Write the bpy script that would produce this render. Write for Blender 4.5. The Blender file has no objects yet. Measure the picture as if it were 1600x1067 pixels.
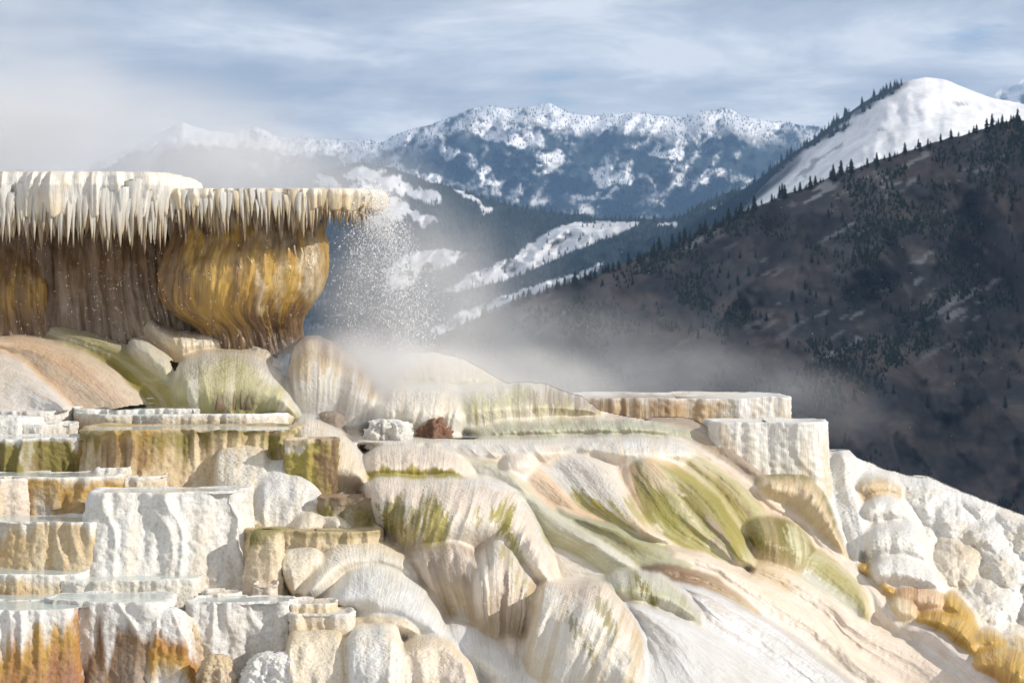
import bpy, math, random
import numpy as np
random.seed(7); rng = np.random.default_rng(11)
SC = bpy.context.scene
COL = SC.collection
F = 3778.0          # focal length in photo pixels
HZ = 450.0          # pixel row of the eye level

# ---------------------------------------------------------------- camera, sky, sun, exposure
cam = bpy.data.cameras.new('camera'); camo = bpy.data.objects.new('camera', cam); COL.objects.link(camo)
camo.location = (0, 0, 0); camo.rotation_euler = (math.radians(90), 0, 0)
cam.sensor_width = 36; cam.lens = 85; cam.shift_y = -83.5 / 1600
cam.clip_start = 0.5; cam.clip_end = 90000
cam.dof.use_dof = True; cam.dof.focus_distance = 17.5; cam.dof.aperture_fstop = 9.0
SC.camera = camo

SUN = np.array([0.85, -0.34, 0.43]); SUN = SUN / np.linalg.norm(SUN)
elev = math.asin(SUN[2]); azim = math.atan2(SUN[0], SUN[1])
world = bpy.data.worlds.new('World'); SC.world = world; world.use_nodes = True
nt = world.node_tree; nt.nodes.clear()
def N(tree, typ, **kw):
    n = tree.nodes.new(typ)
    for k, v in kw.items():
        if k == 'ins':
            for a, b in v.items(): n.inputs[a].default_value = b
        else: setattr(n, k, v)
    return n
def ramp(tree, pts):
    r = N(tree, 'ShaderNodeValToRGB'); e = r.color_ramp.elements
    while len(e) < len(pts): e.new(0.5)
    for k, (p, c) in enumerate(pts):
        e[k].position = p; e[k].color = (c, c, c, 1) if not hasattr(c, '__len__') else tuple(c) + (1,)
    return r
sky = N(nt, 'ShaderNodeTexSky', sky_type='NISHITA', sun_disc=False, sun_elevation=elev, sun_rotation=azim, altitude=2000, air_density=1.0, dust_density=0.6)
skys = N(nt, 'ShaderNodeMixRGB', blend_type='MULTIPLY', ins={0: 1.0, 2: (0.082, 0.086, 0.094, 1)})
tc = N(nt, 'ShaderNodeTexCoord')
mp = N(nt, 'ShaderNodeMapping', ins={'Scale': (1.0, 1.0, 4.2), 'Location': (0.55, 0.0, 0.30)})
n1 = N(nt, 'ShaderNodeTexNoise', ins={'Scale': 7.0, 'Detail': 7.0, 'Roughness': 0.55, 'Distortion': 0.25})
n2 = N(nt, 'ShaderNodeTexNoise', ins={'Scale': 8.0, 'Detail': 10.0, 'Roughness': 0.6, 'Distortion': 0.35})
cov = ramp(nt, [(0.33, 0.0), (0.44, 1.0)])
shade = ramp(nt, [(0.38, (0.45, 0.48, 0.53)), (0.50, (0.65, 0.66, 0.68)), (0.61, (0.95, 0.94, 0.93))])
mixc = N(nt, 'ShaderNodeMixRGB'); bg = N(nt, 'ShaderNodeBackground', ins={'Strength': 1.0}); wo = N(nt, 'ShaderNodeOutputWorld')
L = nt.links.new
L(tc.outputs['Generated'], mp.inputs[0]); L(mp.outputs[0], n1.inputs['Vector']); L(mp.outputs[0], n2.inputs['Vector'])
L(n1.outputs[0], cov.inputs[0]); L(n2.outputs[0], shade.inputs[0]); L(sky.outputs[0], skys.inputs[1])
L(cov.outputs[0], mixc.inputs[0]); L(skys.outputs[0], mixc.inputs[1]); L(shade.outputs[0], mixc.inputs[2])
L(mixc.outputs[0], bg.inputs[0]); L(bg.outputs[0], wo.inputs[0])

sl = bpy.data.lights.new('sun', 'SUN'); sl.energy = 3.75; sl.angle = math.radians(0.6); sl.color = (1.0, 0.95, 0.875)
so = bpy.data.objects.new('sun', sl); COL.objects.link(so)
from mathutils import Vector
so.rotation_euler = Vector(-SUN).to_track_quat('-Z', 'Y').to_euler()
so.location = (30, -20, 25)
SC.view_settings.view_transform = 'Standard'; SC.view_settings.look = 'None'
SC.view_settings.exposure = 0.14; SC.view_settings.gamma = 1.0
SC.cycles.max_bounces = 6; SC.cycles.diffuse_bounces = 3; SC.cycles.volume_bounces = 2
SC.cycles.volume_step_rate = 1.0; SC.cycles.volume_max_steps = 128

# ---------------------------------------------------------------- numeric helpers
def _h(ix, iy, iz):
    h = (ix.astype(np.int64) * 374761393 + iy.astype(np.int64) * 668265263 + iz.astype(np.int64) * 2147483647) & 0xffffffff
    h = ((h ^ (h >> 13)) * 1274126177) & 0xffffffff
    h = ((h ^ (h >> 16)) * 2246822519) & 0xffffffff
    return ((h ^ (h >> 15)) & 0xffffff) / float(0xffffff) * 2 - 1
def vn(x, y, z=0.0):
    flat = np.ndim(z) == 0
    if flat: z = math.floor(float(z) * 7.0)
    x, y, z = np.broadcast_arrays(np.asarray(x, float), np.asarray(y, float), np.asarray(z, float))
    x0, y0, z0 = np.floor(x), np.floor(y), np.floor(z)
    fx, fy, fz = [q * q * q * (q * (q * 6 - 15) + 10) for q in (x - x0, y - y0, z - z0)]
    x0, y0, z0 = x0.astype(np.int64), y0.astype(np.int64), z0.astype(np.int64); r = 0
    for c in (0,) if flat else (0, 1):
        p = [[_h(x0 + a, y0 + b, z0 + c) for b in (0, 1)] for a in (0, 1)]
        q = (p[0][0] * (1 - fx) + p[1][0] * fx) * (1 - fy) + (p[0][1] * (1 - fx) + p[1][1] * fx) * fy
        r = q if flat else r + q * (fz if c else 1 - fz)
    return r
def fbm(x, y, z=0.0, o=4, g=0.5):
    r, a, s = 0, 1.0, 0
    for k in range(o):
        f = 2.03 ** k
        r = r + a * vn(np.asarray(x) * f + 17.3 * k, np.asarray(y) * f + 5.1 * k, (z if np.ndim(z) == 0 else np.asarray(z)) * f + 9.7 * k); s += a; a *= g
    return r / s
def worley(x, y, seed=0):
    x0, y0 = np.floor(x), np.floor(y); f1 = np.full(x.shape, 9.0); f2 = f1.copy(); cid = np.zeros(x.shape)
    for a in (-1, 0, 1):
        for b in (-1, 0, 1):
            cx, cy = x0 + a, y0 + b; s = np.zeros_like(cx) + seed
            d = np.hypot(cx + .5 + .42 * _h(cx, cy, s) - x, cy + .5 + .42 * _h(cx, cy, s + 7) - y)
            cid = np.where(d < f1, _h(cx, cy, s + 3), cid)
            f2 = np.where(d < f1, f1, np.minimum(f2, d)); f1 = np.minimum(f1, d)
    return f1, f2, cid
def ss(a, b, x):
    t = np.clip((np.asarray(x, float) - a) / (b - a), 0, 1); return t * t * (3 - 2 * t)
def W(px, py, Y):        # photo pixel at a real distance -> point in the place
    px, py, Y = np.broadcast_arrays(np.asarray(px, float), np.asarray(py, float), np.asarray(Y, float))
    return np.stack([(px - 800) / F * Y, Y, -(py - HZ) / F * Y], -1)
def inpoly(px, py, poly):
    r = np.zeros(px.shape, bool); n = len(poly)
    for i in range(n):
        (x1, y1), (x2, y2) = poly[i], poly[(i + 1) % n]
        if y1 == y2: continue
        c = ((y1 > py) != (y2 > py)) & (px < (x2 - x1) * (py - y1) / (y2 - y1) + x1); r ^= c
    return r
def catmull(pts, n):
    p = np.asarray(pts, float); d = np.r_[0, np.cumsum(np.linalg.norm(np.diff(p[:, :2], axis=0), axis=1))]; d = d / d[-1]
    m = np.gradient(p, d, axis=0) if len(p) > 2 else np.repeat((p[1:] - p[:1]), 2, 0)
    t = np.linspace(0, 1, n); k = np.clip(np.searchsorted(d, t, 'right') - 1, 0, len(p) - 2)
    h = (d[k + 1] - d[k])[:, None]; s = ((t - d[k])[:, None]) / h
    return ((2*s**3 - 3*s**2 + 1) * p[k] + (s**3 - 2*s**2 + s) * h * m[k] + (-2*s**3 + 3*s**2) * p[k+1] + (s**3 - s**2) * h * m[k+1])

# ---------------------------------------------------------------- object helpers
def link(o, parent=None, label=None, cat=None, group=None, kind=None):
    COL.objects.link(o)
    if parent is not None: o.parent = parent
    if label: o['label'] = label
    if cat: o['category'] = cat
    if group: o['group'] = group
    if kind: o['kind'] = kind
    return o
def mesh(name, V, Fc, mat, col=None, uv=None, smooth=True):
    V = np.asarray(V, float).reshape(-1, 3); Fc = np.asarray(Fc, np.int32); k = Fc.shape[1]
    me = bpy.data.meshes.new(name)
    me.vertices.add(len(V)); me.vertices.foreach_set('co', V.ravel())
    me.loops.add(Fc.size); me.loops.foreach_set('vertex_index', Fc.ravel())
    me.polygons.add(len(Fc)); me.polygons.foreach_set('loop_start', np.arange(0, Fc.size, k, dtype=np.int32))
    me.update(calc_edges=True)
    me.polygons.foreach_set('use_smooth', np.full(len(Fc), smooth))
    if col is not None:
        a = me.color_attributes.new('col', 'FLOAT_COLOR', 'POINT'); a.data.foreach_set('color', np.asarray(col, float).ravel())
    if uv is not None:
        u = me.uv_layers.new(name='uv'); u.data.foreach_set('uv', np.asarray(uv, float).reshape(-1, 2)[Fc.ravel()].ravel())
    if mat: me.materials.append(mat)
    return me
def gridfaces(nr, nc):
    i = np.arange(nr - 1)[:, None] * nc + np.arange(nc - 1)[None]
    return np.stack([i, i + nc, i + nc + 1, i + 1], -1).reshape(-1, 4)
def grid(name, P, mat, col=None, uv=None, flip=False, **kw):
    nr, nc = P.shape[:2]; f = gridfaces(nr, nc)
    if flip: f = f[:, ::-1]
    base = np.array([P[..., 0].mean(), P[..., 1].mean(), P[..., 2].min()])
    par = kw.get('parent')
    if par is not None: base = np.array(par.location)
    o = bpy.data.objects.new(name, mesh(name, P - base, f, mat, col, uv))
    o.location = (0, 0, 0) if par is not None else base
    return link(o, **kw)

# ---------------------------------------------------------------- colours (real surface colours)
PAL = dict(white=(.70, .69, .67), snow=(.90, .89, .90), cream=(.71, .62, .48), peach=(.72, .52, .35), pink=(.71, .61, .52), tan=(.56, .44, .28),
    sand=(.66, .55, .38), brown=(.24, .15, .08), dark=(.11, .07, .04), ochre=(.46, .28, .07), gold=(.55, .36, .10), orange=(.40, .19, .055),
    olive=(.22, .185, .05), moss=(.36, .31, .085), green=(.27, .245, .055), pale=(.55, .52, .34), grey=(.60, .58, .54), ggreen=(.47, .47, .35),
    gbrown=(.36, .29, .23), rust=(.33, .17, .10), ivory=(.71, .67, .60))
def C(c): return np.array(PAL[c] if isinstance(c, str) else c, float)
def stopcol(t, stops):
    ts = [s[0] for s in stops]; cs = np.array([C(s[1]) for s in stops])
    return np.stack([np.interp(t, ts, cs[:, k]) for k in range(3)], -1)

# ---------------------------------------------------------------- materials
def newmat(name):
    m = bpy.data.materials.new(name); m.use_nodes = True; t = m.node_tree; t.nodes.clear()
    o = N(t, 'ShaderNodeOutputMaterial'); b = N(t, 'ShaderNodeBsdfPrincipled'); t.links.new(b.outputs[0], o.inputs[0])
    return m, t, b
def travertine(name, streak, pop, su, sv, rough=0.75, wetr=0.22, bd=0.012, dk=(0.70, 0.66, 0.60)):
    m, t, b = newmat(name); l = t.links.new
    at = N(t, 'ShaderNodeAttribute', attribute_name='col'); tc = N(t, 'ShaderNodeTexCoord')
    mp = N(t, 'ShaderNodeMapping', ins={'Scale': (su, sv, 1)}); l(tc.outputs['UV'], mp.inputs[0])
    ns = N(t, 'ShaderNodeTexNoise', ins={'Scale': 1.0, 'Detail': 5.0, 'Roughness': 0.6, 'Distortion': 0.6}); l(mp.outputs[0], ns.inputs['Vector'])
    npop = N(t, 'ShaderNodeTexNoise', ins={'Scale': 46.0, 'Detail': 5.0, 'Roughness': 0.62}); l(tc.outputs['Object'], npop.inputs['Vector'])
    nb = N(t, 'ShaderNodeTexNoise', ins={'Scale': 5.0, 'Detail': 6.0, 'Roughness': 0.6}); l(tc.outputs['Object'], nb.inputs['Vector'])
    mixn = N(t, 'ShaderNodeMixRGB', ins={0: pop / (streak + pop)}); l(ns.outputs[0], mixn.inputs[1]); l(npop.outputs[0], mixn.inputs[2])
    r1 = ramp(t, [(0.30, dk), (0.52, (1.0, 1.0, 1.0)), (0.75, (1.05, 1.05, 1.05))]); l(mixn.outputs[0], r1.inputs[0])
    r2 = ramp(t, [(0.35, (0.90, 0.87, 0.81)), (0.6, (1.0, 1.0, 1.0))]); l(nb.outputs[0], r2.inputs[0])
    m1 = N(t, 'ShaderNodeMixRGB', blend_type='MULTIPLY', ins={0: 1.0}); l(at.outputs['Color'], m1.inputs[1]); l(r1.outputs[0], m1.inputs[2])
    m2 = N(t, 'ShaderNodeMixRGB', blend_type='MULTIPLY', ins={0: 0.8}); l(m1.outputs[0], m2.inputs[1]); l(r2.outputs[0], m2.inputs[2])
    l(m2.outputs[0], b.inputs['Base Color'])
    rr = N(t, 'ShaderNodeMapRange', ins={3: rough, 4: wetr}); l(at.outputs['Alpha'], rr.inputs[0]); l(rr.outputs[0], b.inputs['Roughness'])
    bp = N(t, 'ShaderNodeBump', ins={'Strength': 0.85, 'Distance': bd}); l(mixn.outputs[0], bp.inputs['Height']); l(bp.outputs[0], b.inputs['Normal'])
    return m
M_DRY = travertine('travertine_crust', 0.45, 1.0, 40, 9, bd=0.016)
M_FLOW = travertine('travertine_flowstone', 1.0, 0.28, 85, 6, rough=0.5, wetr=0.24, bd=0.012, dk=(0.83, 0.80, 0.75))
M_WET = travertine('wet_algae_flowstone', 1.0, 0.1, 55, 3, rough=0.45, wetr=0.16, bd=0.012)

def simple(name, color, rough=0.8, bump=0.0, scale=5.0, spec=0.5, var=0.25):
    m, t, b = newmat(name); l = t.links.new
    tc = N(t, 'ShaderNodeTexCoord'); n = N(t, 'ShaderNodeTexNoise', ins={'Scale': scale, 'Detail': 5.0}); l(tc.outputs['Object'], n.inputs['Vector'])
    r = ramp(t, [(0.3, [c * (1 - var) for c in color]), (0.7, [c * (1 + var) for c in color])]); l(n.outputs[0], r.inputs[0]); l(r.outputs[0], b.inputs['Base Color'])
    b.inputs['Roughness'].default_value = rough; b.inputs['Specular IOR Level'].default_value = spec
    if bump:
        bp = N(t, 'ShaderNodeBump', ins={'Strength': 0.6, 'Distance': bump}); l(n.outputs[0], bp.inputs['Height']); l(bp.outputs[0], b.inputs['Normal'])
    return m
def landmat(name, scale, bump):
    m, t, b = newmat(name); l = t.links.new
    at = N(t, 'ShaderNodeAttribute', attribute_name='col'); tc = N(t, 'ShaderNodeTexCoord')
    n = N(t, 'ShaderNodeTexNoise', ins={'Scale': scale, 'Detail': 6.0, 'Roughness': 0.65}); l(tc.outputs['Object'], n.inputs['Vector'])
    r = ramp(t, [(0.3, 0.72), (0.7, 1.12)]); l(n.outputs[0], r.inputs[0])
    mm = N(t, 'ShaderNodeMixRGB', blend_type='MULTIPLY', ins={0: 1.0}); l(at.outputs['Color'], mm.inputs[1]); l(r.outputs[0], mm.inputs[2]); l(mm.outputs[0], b.inputs['Base Color'])
    b.inputs['Roughness'].default_value = 0.9; b.inputs['Specular IOR Level'].default_value = 0.1
    bp = N(t, 'ShaderNodeBump', ins={'Strength': 0.5, 'Distance': bump}); l(n.outputs[0], bp.inputs['Height']); l(bp.outputs[0], b.inputs['Normal'])
    return m
M_FAR = landmat('snow_and_forest_far', 0.012, 12.0)
M_MID = landmat('snow_and_forest_mid', 0.03, 5.0)
M_NEAR = landmat('dry_grass_and_soil', 0.09, 2.0)
M_FIR = simple('conifer_needles', (0.030, 0.040, 0.028), 0.9, scale=0.8, spec=0.1, var=0.5)
M_BARK = simple('conifer_bark', (0.06, 0.045, 0.035), 0.9, spec=0.1)
M_WATER, t_, b_ = newmat('milky_spring_water')
b_.inputs['Base Color'].default_value = (0.50, 0.55, 0.52, 1); b_.inputs['Roughness'].default_value = 0.08; b_.inputs['IOR'].default_value = 1.33
tc_ = N(t_, 'ShaderNodeTexCoord'); nw_ = N(t_, 'ShaderNodeTexNoise', ins={'Scale': 14.0, 'Detail': 3.0}); bw_ = N(t_, 'ShaderNodeBump', ins={'Strength': 0.25, 'Distance': 0.01})
t_.links.new(tc_.outputs['Object'], nw_.inputs['Vector']); t_.links.new(nw_.outputs[0], bw_.inputs['Height']); t_.links.new(bw_.outputs[0], b_.inputs['Normal'])
# ================================================================ SETTING: far mountains, hills, valley
def blobs(px, py, bl, wob=8, sc=0.03):
    qx = px + wob * fbm(px * sc, py * sc, 3.3, 3); qy = py + wob * fbm(px * sc, py * sc, 8.1, 3); m = np.zeros(px.shape)
    for cx, cy, rx, ry, ro in bl:
        a = math.radians(ro); dx, dy = qx - cx, qy - cy
        u = (dx * math.cos(a) + dy * math.sin(a)) / rx; v = (-dx * math.sin(a) + dy * math.cos(a)) / ry
        m = np.maximum(m, 1 - ss(0.65, 1.15, np.hypot(u, v)))
    return m
def land(name, sky, base, bf, step, relief, colour, mat, rows=None, back=0.12, flat=1.0):
    s = np.asarray(sky, float); px = np.arange(s[0, 0], s[-1, 0] + step, step)
    ysk = np.interp(px, s[:, 0], s[:, 1]); Yk = np.interp(px, s[:, 0], s[:, 2])
    ysk = ysk + 5 * flat * fbm(px * .03, 1.7, 0, 4)
    bpy_ = np.interp(px, [b[0] for b in base], [b[1] for b in base])
    nr = rows or int((bpy_ - ysk).max() / step) + 2
    v = np.linspace(0, 1, nr)[:, None]
    PY = ysk + (bpy_ - ysk) * v; PX = np.broadcast_to(px, PY.shape)
    bfx = bf if np.isscalar(bf) else np.interp(px, [b[0] for b in bf], [b[1] for b in bf])
    Y = Yk * (1 - (1 - bfx) * v) + relief(PX, PY) * ss(-.05, .12, v)
    P = W(PX, PY, Y); c = colour(PX, PY, v)
    Pb = P[:1].copy(); Pb[..., 1] *= 1 + back; Pb[..., 2] -= Yk[None] * back * 0.35      # the far side falls away
    P = np.concatenate([Pb, P], 0); c = np.concatenate([c[:1], c], 0)
    o = grid(name, P, mat, np.concatenate([c, np.zeros(c.shape[:2] + (1,))], -1), kind='structure')
    return P[1:], c[1:], PX, PY
def cones(name, pts, hs, mat, label, cat='forest', rr=0.2, n=5, seed=1):
    r = np.random.default_rng(seed); k = len(pts); a = np.arange(n) * 2 * math.pi / n
    V = np.zeros((k, n + 1, 3)); hs = np.asarray(hs)
    rad = hs * rr * r.uniform(.75, 1.25, k)
    V[:, :n, 0] = pts[:, None, 0] + rad[:, None] * np.cos(a); V[:, :n, 1] = pts[:, None, 1] + rad[:, None] * np.sin(a); V[:, :n, 2] = pts[:, None, 2] - .05 * hs[:, None]
    V[:, n] = pts; V[:, n, 2] += hs
    i = np.arange(k)[:, None] * (n + 1); j = np.arange(n)[None]
    f = np.stack([i + j, i + (j + 1) % n, np.broadcast_to(i + n, (k, n))], -1).reshape(-1, 3)
    base = V.reshape(-1, 3).mean(0)
    o = bpy.data.objects.new(name, mesh(name, V.reshape(-1, 3) - base, f, mat, smooth=False)); o.location = base
    return link(o, label=label, cat=cat, kind='stuff')
def pick(P, prob, k, seed):
    r = np.random.default_rng(seed); p = np.clip(prob, 0, None).ravel(); p = p / p.sum()
    i = r.choice(p.size, k, p=p); nr, nc = P.shape[:2]
    a, b = np.clip(i // nc, 0, nr - 2), np.clip(i % nc, 0, nc - 2); u, v = r.random(k)[:, None], r.random(k)[:, None]
    return (P[a, b] * (1 - u) + P[a, b + 1] * u) * (1 - v) + (P[a + 1, b] * (1 - u) + P[a + 1, b + 1] * u) * v
SNOW = C('snow'); FOREST = np.array([.024, .036, .036]); FORB = np.array([.05, .055, .045])
def mixc3(a, b, t): return a + (b - a) * t[..., None]

# --- valley ground that runs to the horizon
gx, gy = np.meshgrid(np.linspace(-30000, 30000, 60), np.r_[np.linspace(26, 900, 12), np.linspace(1200, 45000, 40)])
gz = -np.interp(gy, [26, 120, 900, 2500, 45000], [9, 40, 150, 210, 220.]) + 0 * gx
gc = np.broadcast_to(np.array([.06, .058, .05, 0]), gx.shape + (4,))
grid('valley_ground', np.stack([gx, gy, gz], -1), M_NEAR, gc, kind='structure')

# --- far range
far_sky = [(-500, 260, 12000), (100, 268, 12000), (200, 236, 12000), (245, 212, 12000), (285, 191, 12000), (330, 205, 12000), (365, 207, 12000), (398, 199, 12000), (440, 215, 12000),
    (520, 219, 11500), (575, 223, 11300), (600, 221, 11200), (625, 208, 11000), (660, 196, 11000), (700, 187, 11000), (735, 173, 11000), (765, 166, 11000), (800, 171, 11000), (835, 166, 11000), (860, 163, 11000),
    (885, 176, 11000), (910, 182, 11000), (960, 175, 11000), (1000, 178, 11000), (1060, 182, 11000), (1100, 176, 11000), (1140, 172, 11000), (1165, 181, 11000), (1210, 190, 11000), (1260, 196, 11000), (1330, 205, 11000), (1700, 240, 11000)]
def rel_far(x, y):
    r = 1 - np.abs(fbm(x * .0085 + y * .006, y * .007 + 2, 4.2, 4)) * 2.4
    return -800 * r + 420 * fbm(x * .02, y * .03, 1.1, 4) + 90 * fbm(x * .09, y * .09, 6.1, 3)
FARB = [(790, 210, 60, 22, 10), (870, 190, 48, 22, 35), (715, 243, 30, 13, 20), (600, 255, 40, 14, 15), (555, 262, 30, 16, 0), (700, 290, 60, 9, 22), (640, 290, 40, 20, 40), (1000, 188, 90, 11, 0),
    (1130, 182, 60, 12, 5), (1035, 237, 38, 10, 15), (945, 275, 22, 22, 50), (985, 285, 55, 7, 32), (960, 308, 65, 9, 4), (1070, 277, 26, 13, 20), (1115, 275, 24, 11, 0), (660, 320, 40, 16, 25), (760, 275, 30, 6, 30), (860, 250, 26, 14, -20), (290, 200, 40, 14, 20), (398, 204, 24, 8, 10), (520, 228, 60, 10, 5)]
def col_far(x, y, v):
    b = blobs(x, y, FARB, 16, .05)
    n = fbm(x * .05, y * .07, 2.2, 5); st = vn(x * .33, y * .17, 5.5) * .5 + vn(x * .6, y * .3, 2.5) * .5
    top = 1 - ss(8, 52, y - np.minimum.accumulate(y, 0)[0])
    rd = 1 - np.abs(fbm(x * .0085 + y * .006, y * .007 + 2, 4.2, 4)) * 2.4; fine = 1 - np.abs(fbm(x * .03 + y * .02, y * .02, 7.2, 3)) * 2.6
    n = .45 * n + .55 * (.55 * (rd - .45) + .5 * (fine - .45)); st = st * .6
    s = np.clip(ss(.0, .35, b * 1.3 + .5 * n + .4 * st - .25) * (b > .02) + top * ss(-.35, .15, n + .5 * st + .2) + .8 * ss(.1, .42, n * .85 + .3 * st), 0, 1)
    return mixc3(FOREST * 1.1, SNOW, s)
Pf, cf, fx, fy = land('far_mountain_range', far_sky, [(-500, 420), (1700, 430)], 0.80, 2.6, rel_far, col_far, M_FAR)
p = pick(Pf, (fx > 380) * (fy < 345) * (.5 + (cf[..., 0] > .15) * .5 + fbm(fx * .04, fy * .05, 9, 3)), 8000, 3)
cones('mountain_forest', p, rng.uniform(7, 14, len(p)), M_FIR, 'dark conifers dotted over the snowy blue mountain range', seed=5)
# far pointed peak behind the snow hill
land('far_white_peak', [(1480, 175, 11800), (1545, 152, 11800), (1575, 135, 11800), (1600, 124, 11800), (1640, 108, 11800), (1700, 140, 11800), (1800, 200, 11800)], [(1480, 260), (1800, 260)], .9, 4,
     lambda x, y: 300 * fbm(x * .03, y * .03, 2, 4), lambda x, y, v: mixc3(FORB, SNOW, ss(-.5, -.1, fbm(x * .06, y * .06, 1, 4))), M_FAR)

# --- middle foothills with the diagonal snow fields
mid_sky = [(-300, 360, 6500), (300, 330, 6500), (420, 300, 6500), (520, 262, 6300), (560, 256, 6200), (610, 262, 6000), (670, 282, 5800), (720, 300, 5600), (790, 318, 5400), (860, 333, 5200), (930, 338, 5000), (1010, 343, 4800), (1060, 338, 4700), (1120, 310, 4600), (1180, 285, 4500), (1300, 240, 4400)]
MIDP = [[(688, 458), (742, 424), (800, 402), (850, 366), (880, 350), (935, 346), (1002, 349), (975, 362), (925, 380), (880, 398), (835, 420), (790, 438), (735, 452)],
        [(670, 520), (720, 486), (790, 462), (850, 440), (905, 425), (945, 408), (935, 424), (880, 446), (800, 470), (740, 500), (690, 524)],
        [(600, 425), (640, 395), (690, 388), (732, 395), (715, 412), (670, 425), (640, 448), (600, 455)]]
MIDB = [(590, 280, 50, 13, 12), (650, 300, 46, 10, 22), (720, 330, 0.1, .1, 0), (610, 318, 34, 18, 30), (560, 300, 26, 16, 0), (660, 340, 30, 9, 10), (575, 340, 30, 10, 15), (740, 312, 40, 6, 25), (1130, 320, 26, 8, -30), (1040, 352, 18, 5, -15), (520, 290, 24, 10, 20)]
def col_mid(x, y, v):
    wx = x + 4 * fbm(x * .05, y * .05, 1, 4); wy = y + 3.5 * fbm(x * .06, y * .06, 5, 4)
    s = np.zeros(x.shape)
    for q in MIDP: s = np.maximum(s, inpoly(wx, wy, q) * 1.0)
    n = fbm(x * .07, y * .09, 4, 4)
    s = s * (.80 + .5 * fbm(x * .03 + y * .05, y * .2, 2, 3)).clip(.8, 1)
    b = blobs(x, y, MIDB, 14, .05)
    s = np.maximum(s, ss(.25, .6, b + .5 * n + .35 * vn(x * .3, y * .2, 3)) * (b > .03))
    s = np.maximum(s, .22 * ss(.1, .5, fbm(x * .03 + y * .03, y * .1, 7, 4)) * ss(420, 470, y) )
    return mixc3(FOREST * .95, SNOW * .97, s.clip(0, 1))
Pm, cm, mx, my = land('foothills', mid_sky, [(-300, 600), (1300, 600)], [(-300, .5), (1300, .62)], 2.6,
    lambda x, y: -180 * (1 - 2 * np.abs(fbm(x * .012 + y * .012, y * .012 - x * .004, 3, 4))) + 50 * fbm(x * .05, y * .06, 2, 4), col_mid, M_MID)
pr = (mx > 480) * (mx < 1290) * (cm[..., 0] < .3) + .05 * (my < 345) * (mx > 480)
p = pick(Pm, pr, 12000, 4)
cones('foothill_forest', p, rng.uniform(7, 15, len(p)) * (p[:, 1] / 5000) ** .5, M_FIR, 'dense dark conifer forest around the diagonal snow fields', seed=6)
p = pick(Pm, (cm[..., 0] > .3) * (my > 340), 90, 14)
cones('snow_field_tree', p, rng.uniform(7, 13, len(p)), M_FIR, 'scattered small conifers on the open diagonal snow fields', seed=7)

# --- bright snow hill on the right
hill_sky = [(980, 420, 3900), (1080, 352, 3900), (1140, 312, 3900), (1180, 284, 3900), (1230, 246, 3900), (1270, 218, 3900), (1310, 188, 3900), (1350, 160, 3900), (1385, 141, 3900), (1420, 126, 3900), (1445, 121, 3900), (1475, 124, 3900), (1510, 138, 3900), (1550, 154, 3900), (1600, 163, 3900), (1700, 175, 3900), (1900, 230, 3900)]
def rel_hill(x, y):
    d = x - np.interp(y, [120, 200, 320, 420], [1400, 1375, 1270, 1190])     # a rounded spine: the left flank turns away from the sun
    return 420 * ss(15, -230, d) + 40 * fbm(x * .012, y * .014, 2, 4) + 5 * fbm((x + y) * .03, y * .05, 6, 4) + 3 * fbm(x * .06, y * .08, 4, 3)
def col_hill(x, y, v):
    sk = np.interp(x, [q[0] for q in hill_sky], [q[1] for q in hill_sky]); d = y - sk
    f = (1 - ss(5, 15, d + 5 * fbm(x * .05, y * .05, 2, 3))) * ss(1445, 1380, x)            # wooded left crest
    f = np.maximum(f, ss(1215, 1150, x + 1.0 * (y - 280) * .55 + 22 * fbm(x * .04, y * .04, 2, 4)))
    f = np.maximum(f, blobs(x, y, [(1350, 172, 22, 4, -32), (1310, 205, 26, 4, -32)], 5, .1) * .8)
    f = np.maximum(f, blobs(x, y, [(1380, 203, 12, 2.5, 0), (1500, 162, 14, 3, -5), (1265, 262, 30, 5, -42), (1300, 235, 22, 3, -38)], 7, .1) * .55)
    return mixc3(SNOW, np.array([.055, .05, .05]), np.clip(f, 0, 1))
Ph, ch, hx, hy = land('snow_hill', hill_sky, [(980, 520), (1900, 420)], .80, 3, rel_hill, col_hill, M_MID, flat=.25)
p = pick(Ph, (ch[..., 0] < .4) * (hx > 1000) * (hx < 1450), 1500, 8)
cones('hill_forest', p, rng.uniform(9, 17, len(p)), M_FIR, 'thin belt of dark trees along the left crest of the snow hill', seed=9)

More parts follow.
